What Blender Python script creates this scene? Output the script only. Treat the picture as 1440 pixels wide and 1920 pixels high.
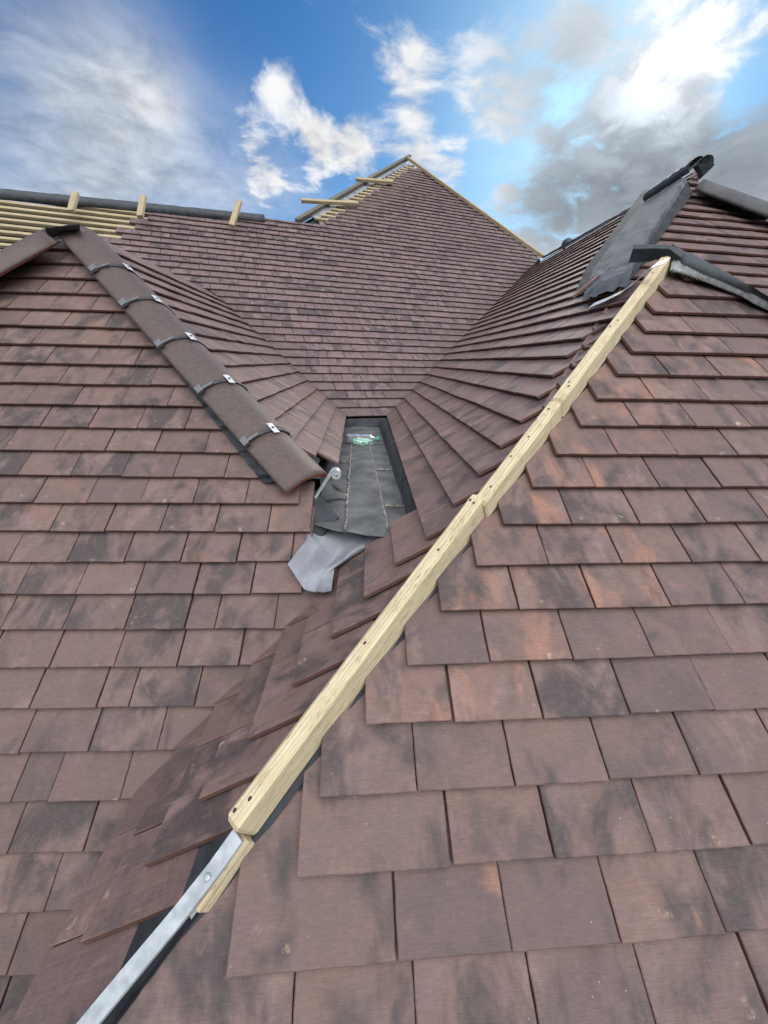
import bpy, math, random
import numpy as np
from mathutils import Matrix, Vector, noise
scene = bpy.context.scene
for o in list(bpy.data.objects): bpy.data.objects.remove(o)
R = math.radians
rnd = random.Random(7)

# ------------------------------------------------------------------ camera
H = 6.2                                   # eye height above the ground
F, YAW, PITCH, ROLL = 725.5, -0.0677, 0.3704, 0.0213
FW = np.array([-math.sin(YAW)*math.cos(PITCH), math.cos(YAW)*math.cos(PITCH), -math.sin(PITCH)])
_r = np.array([math.cos(YAW), math.sin(YAW), 0.0]); _u = np.cross(_r, FW)
RT = math.cos(ROLL)*_r + math.sin(ROLL)*_u
UP = -math.sin(ROLL)*_r + math.cos(ROLL)*_u
cd = bpy.data.cameras.new('camera'); cam = bpy.data.objects.new('camera', cd)
scene.collection.objects.link(cam); scene.camera = cam
cd.sensor_fit = 'VERTICAL'; cd.sensor_height = 36.0; cd.lens = F/1920*36
cd.clip_start = 0.01; cd.clip_end = 6000
cam.matrix_world = Matrix(((RT[0], UP[0], -FW[0], 0), (RT[1], UP[1], -FW[1], 0), (RT[2], UP[2], -FW[2], H), (0, 0, 0, 1)))

# ------------------------------------------------------------------ sky, sun, exposure
SUN_EL, SUN_AZ = R(27), R(26)             # azimuth from +Y towards +X
def raydir(x, y):
    v = FW + RT*(x-720)/F + UP*(960-y)/F
    return v/np.linalg.norm(v)

class NT:
    """tiny node helper"""
    def __init__(s, tree): s.t = tree; s.t.nodes.clear()
    def n(s, kind, **kw):
        nd = s.t.nodes.new(kind)
        for k, v in kw.items():
            if k.startswith('i_'): nd.inputs[k[2:]].default_value = v
            else: setattr(nd, k, v)
        return nd
    def l(s, a, b): s.t.links.new(a, b)
    def math(s, op, a, b=None, c=None, clamp=False):
        nd = s.t.nodes.new('ShaderNodeMath'); nd.operation = op; nd.use_clamp = clamp
        for i, v in enumerate((a, b, c)):
            if v is None: continue
            if isinstance(v, (int, float)): nd.inputs[i].default_value = v
            else: s.l(v, nd.inputs[i])
        return nd.outputs[0]
    def vmath(s, op, a, b=None):
        nd = s.t.nodes.new('ShaderNodeVectorMath'); nd.operation = op
        for i, v in enumerate((a, b)):
            if v is None: continue
            if isinstance(v, (tuple, list)): nd.inputs[i].default_value = v
            else: s.l(v, nd.inputs[i])
        return nd
    def ramp(s, fac, a, b, lo=0.0, hi=1.0, smooth=True):
        nd = s.t.nodes.new('ShaderNodeMapRange'); nd.interpolation_type = 'SMOOTHSTEP' if smooth else 'LINEAR'
        s.l(fac, nd.inputs[0])
        for i, v in zip((1, 2, 3, 4), (a, b, lo, hi)): nd.inputs[i].default_value = v
        return nd.outputs[0]
    def mix(s, fac, a, b, mode='MIX'):
        nd = s.t.nodes.new('ShaderNodeMix'); nd.data_type = 'RGBA'; nd.blend_type = mode
        for i, v in ((0, fac), (6, a), (7, b)):
            if isinstance(v, (int, float)): nd.inputs[i].default_value = v
            elif isinstance(v, (tuple, list)): nd.inputs[i].default_value = (*v[:3], 1)
            else: s.l(v, nd.inputs[i])
        return nd.outputs[2]
    def noise(s, vec, scale, detail=4, rough=.5, dist=0.0):
        nd = s.t.nodes.new('ShaderNodeTexNoise'); s.l(vec, nd.inputs['Vector'])
        nd.inputs['Scale'].default_value = scale; nd.inputs['Detail'].default_value = detail
        nd.inputs['Roughness'].default_value = rough; nd.inputs['Distortion'].default_value = dist
        return nd.outputs['Fac']

world = bpy.data.worlds.new('World'); scene.world = world; world.use_nodes = True
w = NT(world.node_tree)
out = w.n('ShaderNodeOutputWorld'); bg = w.n('ShaderNodeBackground'); bg.inputs['Strength'].default_value = 0.12
w.l(bg.outputs[0], out.inputs[0])
sky = w.n('ShaderNodeTexSky', sky_type='NISHITA', sun_disc=False, sun_elevation=SUN_EL, sun_rotation=SUN_AZ,
          air_density=1.0, dust_density=0.6, ozone_density=3.0)
tc = w.n('ShaderNodeTexCoord'); D = tc.outputs['Generated']
sep = w.n('ShaderNodeSeparateXYZ'); w.l(D, sep.inputs[0])
zc = w.math('MAXIMUM', sep.outputs[2], 0.02)
# cloud layer seen in perspective: direction over height
inv = w.math('DIVIDE', 1.0, w.math('ADD', zc, 0.22))
cp = w.vmath('SCALE', D); w.l(inv, cp.inputs['Scale']); C = cp.outputs[0]
wp = w.n('ShaderNodeTexNoise'); wp.inputs['Scale'].default_value = 2.2; wp.inputs['Detail'].default_value = 3; w.l(C, wp.inputs['Vector'])
wv = w.vmath('SCALE', w.vmath('SUBTRACT', wp.outputs['Color'], (.5, .5, .5)).outputs[0]); wv.inputs['Scale'].default_value = .35
C2 = w.vmath('ADD', C, wv.outputs[0]).outputs[0]
big = w.noise(C, 1.5, 2, .5, .3)
med = w.noise(C2, 5.4, 9, .60, .1)
fine = w.noise(C2, 9.0, 8, .6, .2)
dens = w.math('ADD', w.math('MULTIPLY', big, .20), w.math('ADD', w.math('MULTIPLY', med, 1.30), w.math('MULTIPLY', fine, .45)))
# where the cloud banks and the blue gaps stand in the sky of that day (directions in the world)
def blob(x, y, sig, amp):
    d = raydir(x, y)
    dt = w.vmath('DOT_PRODUCT', D, tuple(float(q) for q in d)).outputs['Value']
    k = 1.0/(1-math.cos(sig))
    e = w.math('POWER', 2.718, w.math('MULTIPLY', w.math('SUBTRACT', dt, 1.0), k))
    return w.math('MULTIPLY', e, amp)
def total(items):
    acc = None
    for it in items:
        b = blob(*it); acc = b if acc is None else w.math('ADD', acc, b)
    return acc
bias = total([(1290, 110, .12, .20), (1180, 340, .12, .34), (1430, 330, .12, .32), (980, 400, .08, .24), (1080, 110, .10, .02), (1230, 210, .11, .20), (900, 60, .07, .04), (780, 60, .06, .06), (760, 150, .06, .14), (1010, 30, .05, .10), (1110, 40, .04, .12), (790, 290, .050, .26), (860, 330, .035, .20), (930, 190, .06, .20), (770, 120, .05, .12), (1000, 250, .06, .08),
              (525, 150, .040, .32), (455, 235, .038, .28), (490, 320, .05, .34), (650, 265, .045, .36), (585, 235, .035, .30), (590, 290, .03, .26), (100, 200, .20, -.34), (270, 180, .05, .12), (200, 340, .14, -.22), (60, 40, .10, -.14), (690, 320, .05, .16),
              (410, 80, .13, -.30), (380, 220, .05, -.14), (620, 60, .06, -.20), (700, 180, .028, -.14), (660, 110, .03, -.10), (835, 215, .028, -.20), (905, 320, .030, -.34), (640, 375, .04, -.16), (560, 320, .02, -.12), (1395, 155, .032, -.46), (985, 285, .025, -.16), (830, 20, .04, -.14), (720, 15, .05, -.10), (620, 195, .022, -.14), (740, 230, .02, -.08)])
dens = w.math('ADD', dens, bias)
mask = w.ramp(dens, .92, 1.34)
veil = total([(50, 160, .10, .28), (170, 240, .10, .40), (280, 180, .05, .28), (230, 350, .14, .34), (420, 380, .13, .42), (40, 360, .14, .36), (560, 380, .10, .25), (270, 190, .08, .30), (1000, 420, .2, .3), (60, 30, .12, .25)])
mask = w.math('MAXIMUM', mask, w.math('MULTIPLY', veil, w.ramp(w.math('ADD', w.math('MULTIPLY', med, .22), w.math('MULTIPLY', big, .78)), .34, .66, .35, 1.0)))
# cloud brightness: thin parts bright near the veiled sun, thick bank grey
sund = (math.sin(SUN_AZ)*math.cos(SUN_EL), math.cos(SUN_AZ)*math.cos(SUN_EL), math.sin(SUN_EL))
glow = w.math('ADD', blob(1300, 90, .09, 3.4), blob(1190, 170, .09, 1.8))
grey = total([(1180, 350, .13, 1.0), (1440, 320, .13, 1.05), (1010, 400, .11, .85), (1070, 130, .09, .80), (940, 90, .06, .3), (80, 250, .2, .35), (250, 330, .15, .25)])
tex = w.ramp(w.math('ADD', w.math('MULTIPLY', fine, .45), w.math('MULTIPLY', med, .55)), .34, .64, .70, 1.12)
rim = w.ramp(dens, 1.10, 1.55, 1.0, .84)
# unseen sky: bright cloud added above and behind as key light, dull low down
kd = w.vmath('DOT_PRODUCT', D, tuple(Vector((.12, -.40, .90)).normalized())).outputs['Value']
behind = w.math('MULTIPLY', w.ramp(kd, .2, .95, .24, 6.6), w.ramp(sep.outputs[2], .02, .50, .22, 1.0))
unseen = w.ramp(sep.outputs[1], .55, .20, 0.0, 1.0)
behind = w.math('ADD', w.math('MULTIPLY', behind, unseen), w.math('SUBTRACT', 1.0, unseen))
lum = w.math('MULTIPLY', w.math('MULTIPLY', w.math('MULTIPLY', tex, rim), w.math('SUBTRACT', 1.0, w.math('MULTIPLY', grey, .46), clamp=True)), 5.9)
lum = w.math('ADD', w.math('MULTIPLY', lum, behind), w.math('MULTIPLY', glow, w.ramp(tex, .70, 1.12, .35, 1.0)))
ccol = w.mix(w.math('MULTIPLY', grey, 1.0, clamp=True), (1.0, 1.0, 1.0), (.84, .95, 1.08))
cl = w.vmath('SCALE', ccol); w.l(lum, cl.inputs['Scale'])
hs = w.n('ShaderNodeHueSaturation'); hs.inputs['Saturation'].default_value = 1.36; hs.inputs['Value'].default_value = .50
w.l(sky.outputs[0], hs.inputs['Color'])
skc = w.mix(1.0, hs.outputs[0], (.60, 1.00, 1.20), 'MULTIPLY')
# added cloud cover overhead and behind the viewer, there to light the roofs
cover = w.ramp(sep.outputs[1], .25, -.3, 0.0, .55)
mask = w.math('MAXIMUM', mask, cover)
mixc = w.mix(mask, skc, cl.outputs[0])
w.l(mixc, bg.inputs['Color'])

sd = bpy.data.lights.new('sun', 'SUN'); sd.energy = 0.9; sd.angle = R(14); sd.color = (1.0, .95, .87)
so = bpy.data.objects.new('sun', sd); scene.collection.objects.link(so)
so.rotation_euler = Vector(sund).to_track_quat('Z', 'Y').to_euler(); so.location = (0, 0, H+12)
scene.view_settings.view_transform = 'Standard'; scene.view_settings.look = 'None'
scene.view_settings.exposure = 0.42; scene.view_settings.gamma = 1.0
scene.cycles.use_denoising = True
scene.cycles.max_bounces = 6

# ------------------------------------------------------------------ roof planes (origin = eye, x right, y away, z up)
class Plane:
    def __init__(s, az, th, d):
        h = np.array([-math.sin(az), math.cos(az), 0]); s.r = np.array([math.cos(az), math.sin(az), 0])
        s.s = h*math.cos(th)+np.array([0, 0, math.sin(th)]); s.n = -h*math.sin(th)+np.array([0, 0, math.cos(th)]); s.d = -d
    def p(s, u, v, h=0.0): return s.r*u + s.s*v + s.n*(s.d+h)
    def hit(s, x, y, h=0.0):
        v = FW + RT*(x-720)/F + UP*(960-y)/F
        return v*((s.d+h)/(s.n@v))
    def uv(s, x, y): q = s.hit(x, y); return np.array([q@s.r, q@s.s])
    def q2uv(s, q): return np.array([q@s.r, q@s.s])
FR = Plane(.0068, .7159, .7708); FL = Plane(-.0243, .7684, 1.1349)
IR = Plane(-math.pi/2-.0249, .6808, .4025); IL = Plane(math.pi/2+.0097, .6768, .3530); B = Plane(.2788, .6766, 2.2309)
G, GI, GB, W = .0972, .0987, .0994, .165
iFR, iFL, iIR, iIL, iB = -.3072, -.2269, -.1436, .4002, 2.3247
def isect(a, b):
    Dv = np.cross(a.n, b.n); q = np.linalg.solve(np.array([a.n, b.n, Dv]), [a.d, b.d, 0]); Dv = Dv/np.linalg.norm(Dv)
    return q, Dv*np.sign(Dv[2])
def lineuv(pl, q, Dv):                     # line in plane coordinates: u as a function of v
    a = pl.q2uv(q); b = pl.q2uv(q+Dv); k = (b[0]-a[0])/(b[1]-a[1])
    return lambda v: a[0]+k*(v-a[1])
def lineth(pl, p1, p2):                    # same through two seen points
    a, b = pl.uv(*p1), pl.uv(*p2); k = (b[0]-a[0])/(b[1]-a[1])
    return lambda v: a[0]+k*(v-a[1])
def keep(fn, side, off=0.0):               # half-plane: keep side*(u-fn(v)) >= off
    a = np.array([fn(0.0), 0.0]); b = np.array([fn(1.0), 1.0]); t = b-a; t = t/np.linalg.norm(t)
    nrm = np.array([t[1], -t[0]])*side
    return (a+nrm*off, nrm)
def clip(poly, hp):
    a, nrm = hp; res = []
    for i in range(len(poly)):
        p, q = poly[i], poly[(i+1) % len(poly)]; dp, dq = (p-a)@nrm, (q-a)@nrm
        if dp >= 0: res.append(p)
        if (dp >= 0) != (dq >= 0): res.append(p+(q-p)*dp/(dp-dq))
    return res
def area(poly):
    return .5*sum(poly[i][0]*poly[(i+1) % len(poly)][1]-poly[(i+1) % len(poly)][0]*poly[i][1] for i in range(len(poly)))

# ------------------------------------------------------------------ mesh builder and scene-graph helpers
class MB:
    def __init__(s): s.v = []; s.f = []; s.m = []; s.uv = []; s.col = []; s.smooth = []; s.loc = []; s.cur = (0, 0)
    def face(s, idx, m=0, uv=None, col=(0.5, .5, .5, 1), smooth=False):
        s.f.append(tuple(idx)); s.m.append(m); s.uv.append(uv if uv else [(0, 0)]*len(idx)); s.col.append(col); s.smooth.append(smooth); s.loc.append(s.cur)
    def add(s, pts): k = len(s.v); s.v.extend([np.asarray(p, float) for p in pts]); return list(range(k, k+len(pts)))
    def sheet(s, rows, m=0, closed=False, smooth=True, uvs=None):
        """grid of points rows[i][j]"""
        ids = [s.add(r) for r in rows]; n = len(rows[0])
        for i in range(len(rows)-1):
            for j in range(n if closed else n-1):
                k = (j+1) % n
                uv = None
                if uvs: uv = [uvs(i, j), uvs(i, j+1), uvs(i+1, j+1), uvs(i+1, j)]
                s.face((ids[i][j], ids[i][k], ids[i+1][k], ids[i+1][j]), m, uv, smooth=smooth)
        return ids
    def box(s, o, a, b, c, m=0, bev=0.0, segs=1, jit=0.0, uvl=True):
        """box along a (length) from centre-start o, half widths along b and c; chamfered; cut across a in segs"""
        la = np.linalg.norm(a); lb, lc = np.linalg.norm(b), np.linalg.norm(c)
        bu, cu = b/lb, c/lc
        prof = [(-lb+bev, -lc), (lb-bev, -lc), (lb, -lc+bev), (lb, lc-bev), (lb-bev, lc), (-lb+bev, lc), (-lb, lc-bev), (-lb, -lc+bev)] if bev > 0 else [(-lb, -lc), (lb, -lc), (lb, lc), (-lb, lc)]
        rows = []; sc = rnd.random()*9
        au = a/la
        ts = [i/segs for i in range(segs+1)]
        if bev > 0: ts = [0.0, min(bev/la, .02)] + ts[1:-1] + [1-min(bev/la, .02), 1.0]
        for i, t in enumerate(ts):
            sh = 1-(bev/max(lb, lc) if bev > 0 and i in (0, len(ts)-1) else 0)
            r = []
            for (x, y) in prof:
                jx = jit*noise.noise(Vector((t*la*6+sc, x*40, y*40))); jy = jit*noise.noise(Vector((t*la*6+sc+40, x*40, y*40)))
                r.append(o+a*t+bu*(x*sh+jx)+cu*(y*sh+jy))
            rows.append(r)
        n = len(prof); ids = [s.add(r) for r in rows]
        per = np.cumsum([0]+[math.dist(prof[k], prof[(k+1) % n]) for k in range(n)])
        for i in range(len(ids)-1):
            for j in range(n):
                k = (j+1) % n
                s.face((ids[i][j], ids[i][k], ids[i+1][k], ids[i+1][j]), m, [(ts[i]*la+sc, per[j]), (ts[i]*la+sc, per[j+1]), (ts[i+1]*la+sc, per[j+1]), (ts[i+1]*la+sc, per[j])])
        s.face(ids[0][::-1], m, [(sc+p[0], p[1]) for p in prof[::-1]]); s.face(ids[-1], m, [(sc+p[0], p[1]) for p in prof])
    def tube(s, pts, r, m=0, n=10, caps=True):
        pts = [np.asarray(p, float) for p in pts]; rows = []
        rr = r if isinstance(r, (list, tuple)) else [r]*len(pts)
        t0 = pts[1]-pts[0]; ref = np.array([0, 0, 1.0]) if abs(t0[2]) < .9*np.linalg.norm(t0) else np.array([1.0, 0, 0])
        for i, p in enumerate(pts):
            t = pts[min(i+1, len(pts)-1)]-pts[max(i-1, 0)]; t = t/np.linalg.norm(t)
            x = np.cross(ref, t); x /= np.linalg.norm(x); y = np.cross(t, x); ref = y
            rows.append([p+rr[i]*(x*math.cos(2*math.pi*k/n)+y*math.sin(2*math.pi*k/n)) for k in range(n)])
        ids = s.sheet(rows, m, closed=True)
        if caps: s.face(ids[0][::-1], m); s.face(ids[-1], m)
    def ribbon(s, pts, wv, nv, th, m=0):
        """flat bar: pts centre line, wv half-width vectors, nv normals, thickness"""
        rows = [[p-a-n*th/2, p+a-n*th/2, p+a+n*th/2, p-a+n*th/2] for p, a, n in zip(pts, wv, nv)]
        ids = s.sheet(rows, m, closed=True, smooth=False); s.face(ids[0][::-1], m); s.face(ids[-1], m)
    def build(s, name, mats, parent=None, base=None, weld=False):
        me = bpy.data.meshes.new(name)
        off = np.array(base if base is not None else (0, 0, 0), float)
        vv = [tuple(p-off) for p in s.v]
        if parent is None and base is None: vv = [(p[0], p[1], p[2]+H) for p in vv]
        me.from_pydata(vv, [], s.f)
        for m in (mats if isinstance(mats, (list, tuple)) else [mats]): me.materials.append(m)
        me.polygons.foreach_set('material_index', s.m); me.polygons.foreach_set('use_smooth', s.smooth)
        ul = me.uv_layers.new(name='UVMap'); flat = []
        for u in s.uv:
            for a in u: flat += [a[0], a[1]]
        ul.data.foreach_set('uv', flat)
        u2 = me.uv_layers.new(name='local'); flat2 = []
        for u, lo in zip(s.uv, s.loc):
            for a in u: flat2 += [a[0]-lo[0], a[1]-lo[1]]
        u2.data.foreach_set('uv', flat2)
        ca = me.color_attributes.new('tid', 'FLOAT_COLOR', 'CORNER'); flat = []
        for f, c in zip(s.f, s.col): flat += list(c)*len(f)
        ca.data.foreach_set('color', flat); me.update()
        o = bpy.data.objects.new(name, me); scene.collection.objects.link(o)
        if parent is not None: o.parent = parent
        elif base is not None: o.location = (off[0], off[1], off[2]+H)
        return o
def tag(o, label=None, cat=None, group=None, kind=None):
    for k, v in (('label', label), ('category', cat), ('group', group), ('kind', kind)):
        if v: o[k] = v
    return o
def thing(name, base, label, cat, group=None, kind='thing'):
    o = bpy.data.objects.new(name, None); scene.collection.objects.link(o); o.empty_display_size = .05
    o.location = (base[0], base[1], base[2]+H); tag(o, label, cat, group, kind); return o
def solo(mb, name, mats, base, label, cat, group=None):
    o = mb.build(name, mats, None, base); tag(o, label, cat, group, 'thing'); return o

# ------------------------------------------------------------------ materials
def pmat(name, rough=.7, spec=.4):
    m = bpy.data.materials.new(name); m.use_nodes = True; t = NT(m.node_tree)
    o = t.n('ShaderNodeOutputMaterial'); b = t.n('ShaderNodeBsdfPrincipled'); t.l(b.outputs[0], o.inputs[0])
    b.inputs['Roughness'].default_value = rough; b.inputs['Specular IOR Level'].default_value = spec
    return m, t, b
def bump(t, b, h, dist, strength=1.0):
    bp = t.n('ShaderNodeBump'); bp.inputs['Strength'].default_value = strength; bp.inputs['Distance'].default_value = dist
    t.l(h, bp.inputs['Height']); t.l(bp.outputs[0], b.inputs['Normal'])

def tile_material(name, tint=(1, 1, 1), red=1.0, streak=1.0, edge=False):
    """smoke-fired plain clay tile; UV in metres on the tile (x across, y up the slope)"""
    m, t, b = pmat(name, .62, .42)
    at = t.n('ShaderNodeVertexColor', layer_name='tid'); sp = t.n('ShaderNodeSeparateColor'); t.l(at.outputs[0], sp.inputs[0])
    r1, r2, r3 = sp.outputs[0], sp.outputs[1], sp.outputs[2]
    uvn = t.n('ShaderNodeUVMap', uv_map='UVMap'); su = t.n('ShaderNodeSeparateXYZ'); t.l(uvn.outputs[0], su.inputs[0])
    U, V = su.outputs[0], su.outputs[1]
    def vec(ku, kv, seed):
        c = t.n('ShaderNodeCombineXYZ'); t.l(t.math('MULTIPLY', U, ku), c.inputs[0]); t.l(t.math('MULTIPLY', V, kv), c.inputs[1])
        t.l(t.math('MULTIPLY', seed, 91.0), c.inputs[2]); return c.outputs[0]
    band = t.noise(vec(11, 6.5, r1), 1.0, 4, .6, .45)      # smoke clouds running up the tile
    band2 = t.noise(vec(9, 5.0, r2), 1.0, 4, .6, .4)
    blot = t.noise(vec(20, 17, r3), 1.0, 4, .6, .3)
    mott = t.noise(vec(95, 110, r1), 1.0, 5, .7)
    grit = t.noise(vec(420, 520, r3), 1.0, 3, .75)
    drag = t.noise(vec(48, 700, r2), 1.0, 4, .65)           # fine drag lines across the face
    dragu = t.noise(vec(420, 9, r2), 1.0, 3, .6)            # brushed streaks up the tile
    sand = t.noise(vec(900, 900, r3), 1.0, 3, .7)
    base = t.mix(r1, (.168, .107, .093), (.120, .084, .079))
    base = t.mix(t.ramp(r2, .55, 1.0, 0, .5), base, (.192, .116, .098))
    base = t.mix(t.ramp(blot, .38, .66), base, t.mix(r3, (.096, .071, .067), (.200, .137, .122)))
    smoke = t.ramp(t.math('ADD', band, t.math('MULTIPLY', t.math('SUBTRACT', r3, .5), .22)), .48, .68, 0, .92)
    smoke = t.math('MULTIPLY', smoke, t.ramp(mott, .25, .60, .62, 1.0))
    col = t.mix(smoke, base, (.050, .043, .044))
    flame = t.math('MULTIPLY', t.ramp(t.math('ADD', band2, t.math('MULTIPLY', t.math('SUBTRACT', r2, .5), .22)), .60, .79), .78*red)
    flame = t.math('MULTIPLY', flame, t.ramp(grit, .30, .62, .55, 1.0))
    col = t.mix(flame, col, (.34, .172, .118))
    pale = t.ramp(t.noise(vec(9, 7, r3), 1.0, 4, .65, .4), .54, .76, 0, .55)
    col = t.mix(pale, col, (.262, .178, .156))
    col = t.mix(.50, col, t.mix(mott, (.35, .35, .35), (1.62, 1.6, 1.58)), 'MULTIPLY')
    col = t.mix(.42, col, t.mix(grit, (.45, .45, .45), (1.55, 1.55, 1.55)), 'MULTIPLY')
    col = t.mix(.28, col, t.mix(t.ramp(drag, .28, .72), (.52, .52, .52), (1.48, 1.48, 1.48)), 'MULTIPLY')
    if streak: col = t.mix(.42*streak, col, t.mix(t.ramp(dragu, .3, .7), (.45, .43, .45), (1.6, 1.58, 1.55)), 'MULTIPLY')
    # lime and mortar marks, mostly along the tail of the tile (v near the whole number of the tile)
    vl = t.n('ShaderNodeSeparateXYZ'); uv2 = t.n('ShaderNodeUVMap', uv_map='local'); t.l(uv2.outputs[0], vl.inputs[0])
    tail = t.ramp(vl.outputs[1], .012, .040, 1.0, .22)
    sw = t.noise(vec(110, 110, r2), 1.0, 5, .75)
    lump = t.noise(vec(24, 30, r1), 1.0, 2, .5)
    spk = t.math('MULTIPLY', t.math('MULTIPLY', t.ramp(lump, .64, .78), tail), t.ramp(sw, .44, .60))
    col = t.mix(t.math('MULTIPLY', spk, .80), col, (.50, .38, .26))
    vo2 = t.n('ShaderNodeTexVoronoi'); t.l(vec(70, 70, r2), vo2.inputs['Vector']); vo2.inputs['Scale'].default_value = 1.0
    spk2 = t.math('MULTIPLY', t.ramp(vo2.outputs['Distance'], .04, .09, 1, 0), t.ramp(t.noise(vec(22, 22, r3), 1.0, 1), .60, .64))
    col = t.mix(t.math('MULTIPLY', spk2, .6), col, (.5, .45, .40))
    # valley pieces are marked by alpha: darker, plainer brown
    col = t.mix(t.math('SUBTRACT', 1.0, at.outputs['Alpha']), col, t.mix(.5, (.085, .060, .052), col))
    if edge: col = t.mix(.72, col, t.mix(mott, (.10, .045, .033), (.21, .085, .060)))
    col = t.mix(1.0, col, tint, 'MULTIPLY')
    t.l(col, b.inputs['Base Color'])
    t.l(t.ramp(mott, .2, .8, .50, .74), b.inputs['Roughness'])
    hsum = t.math('ADD', t.math('ADD', t.math('MULTIPLY', sand, .4), t.math('MULTIPLY', grit, .5)), t.math('ADD', t.math('MULTIPLY', drag, .55), t.math('MULTIPLY', mott, .8)))
    if streak: hsum = t.math('ADD', hsum, t.math('MULTIPLY', dragu, .5*streak))
    bump(t, b, hsum, .0013, .85)
    return m
M = {}
M['front_tile'] = tile_material('clay_tile_front', (1.18, 1.135, 1.12), 1.0, 0.0)
M['left_tile'] = tile_material('clay_tile_left', (1.10, 1.065, 1.05), .35, 0.0)
M['inner_tile'] = tile_material('clay_tile_inner', (1.25, 1.21, 1.20), .3, .5)
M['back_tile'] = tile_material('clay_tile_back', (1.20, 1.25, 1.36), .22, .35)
M['edge'] = tile_material('clay_tile_edge', (1, 1, 1), .6, 0.0, edge=True)

def simple(name, c1, c2, scale, rough=.8, spec=.3, bscale=None, bd=.001, metal=0.0, stretch=(1, 1, 1), detail=5):
    m, t, b = pmat(name, rough, spec); tc = t.n('ShaderNodeTexCoord')
    mp = t.n('ShaderNodeMapping'); mp.inputs['Scale'].default_value = stretch; t.l(tc.outputs['Object'], mp.inputs['Vector'])
    f = t.noise(mp.outputs[0], scale, detail, .6)
    t.l(t.mix(t.ramp(f, .3, .7), c1, c2), b.inputs['Base Color']); b.inputs['Metallic'].default_value = metal
    t.l(t.ramp(f, .2, .8, max(0, rough-.1), min(1, rough+.1)), b.inputs['Roughness'])
    bump(t, b, t.noise(mp.outputs[0], bscale or scale*4, 4, .65), bd, .8)
    return m
M['under'] = simple('roofing_underlay', (.030, .033, .037), (.060, .064, .071), 14, .8, .15, 40, .002)
M['black_roll'] = simple('black_ridge_roll', (.042, .047, .054), (.075, .083, .094), 20, .6, .3, 90, .0008)
M['comb'] = simple('grey_vent_comb', (.45, .46, .47), (.72, .73, .74), 60, .4, .5, 90, .0005, .4)
M['membrane'] = simple('grey_breather_membrane', (.085, .093, .105), (.17, .182, .20), 9, .85, .12, 260, .0008)
M['pale_membrane'] = simple('pale_grey_membrane', (.19, .20, .225), (.33, .345, .375), 12, .6, .4, 420, .0006)
M['felt'] = simple('mineral_roofing_felt', (.066, .069, .073), (.150, .153, .156), 9, .85, .25, 380, .0016)
M['seam'] = simple('bitumen_seam', (.05, .05, .048), (.36, .33, .27), 70, .7, .3, 150, .001)
M['hip_tile'] = simple('brown_hip_tile', (.082, .059, .053), (.118, .086, .077), 70, .55, .42, 500, .0007)
M['hip_edge'] = simple('raw_orange_clay', (.20, .075, .042), (.33, .14, .085), 60, .8, .2, 200, .001)
M['steel'] = simple('galvanised_steel', (.42, .45, .465), (.60, .635, .65), 45, .42, .5, 120, .0003, .35)
M['clip'] = simple('bright_clip_steel', (.62, .63, .64), (.80, .80, .80), 90, .4, .5, 200, .0002, .35)
M['dark_plastic'] = simple('dark_plastic', (.018, .019, .022), (.045, .048, .055), 60, .45, .5, 200, .0003)
M['grey_plastic'] = simple('grey_plastic', (.10, .105, .115), (.17, .175, .185), 60, .45, .5, 200, .0003)
M['nail'] = simple('dark_nail', (.03, .022, .018), (.09, .06, .045), 400, .6, .4, 800, .0003, .4)
M['ground'] = simple('grassy_ground', (.030, .048, .018), (.075, .085, .040), .6, .95, .1, 4, .02)
M['wall'] = simple('brick_wall', (.16, .075, .055), (.26, .13, .095), 6, .9, .2, 60, .004)
M['grey_hip'] = simple('grey_concrete_hip_tile', (.075, .075, .080), (.125, .122, .125), 14, .75, .3, 260, .001)
def wood(name, a, bcol, dark):
    m, t, b = pmat(name, .68, .3); uvn = t.n('ShaderNodeUVMap', uv_map='UVMap'); su = t.n('ShaderNodeSeparateXYZ'); t.l(uvn.outputs[0], su.inputs[0])
    def vec(k1, k2, k3=0.0):
        c = t.n('ShaderNodeCombineXYZ'); t.l(t.math('MULTIPLY', su.outputs[0], k1), c.inputs[0]); t.l(t.math('MULTIPLY', su.outputs[1], k2), c.inputs[1]); c.inputs[2].default_value = k3; return c.outputs[0]
    grain = t.noise(vec(7, 260), 1.0, 5, .6, 1.2); fib = t.noise(vec(45, 1400), 1.0, 3, .6); blot = t.noise(vec(9, 28, 4), 1.0, 4, .6)
    dash = t.noise(vec(42, 640, 9), 1.0, 3, .55)
    ringv = t.n('ShaderNodeTexWave', wave_type='BANDS', bands_direction='Y'); t.l(vec(1.2, 38, 2), ringv.inputs['Vector']); ringv.inputs['Scale'].default_value = 1.0; ringv.inputs['Distortion'].default_value = 5.0; ringv.inputs['Detail'].default_value = 3.0
    col = t.mix(t.ramp(grain, .32, .68), a, bcol)
    col = t.mix(t.ramp(blot, .48, .75, 0, .5), col, dark)
    col = t.mix(t.math('MULTIPLY', t.ramp(ringv.outputs['Fac'], .62, .95), .38), col, dark)
    col = t.mix(.35, col, t.mix(fib, (.5, .48, .45), (1.4, 1.4, 1.4)), 'MULTIPLY')
    col = t.mix(t.math('MULTIPLY', t.ramp(dash, .56, .66), t.ramp(blot, .36, .56, 0, .85)), col, (.10, .075, .045))
    t.l(col, b.inputs['Base Color']); bump(t, b, t.math('ADD', grain, fib), .0009, .9)
    return m
M['wood'] = wood('treated_softwood', (.77, .67, .46), (.59, .48, .30), (.44, .33, .18))
M['wood_far'] = wood('weathered_softwood', (.52, .43, .27), (.40, .32, .19), (.27, .22, .14))
M['wood_grey'] = wood('grey_green_softwood', (.20, .185, .14), (.13, .12, .095), (.09, .085, .07))
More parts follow.
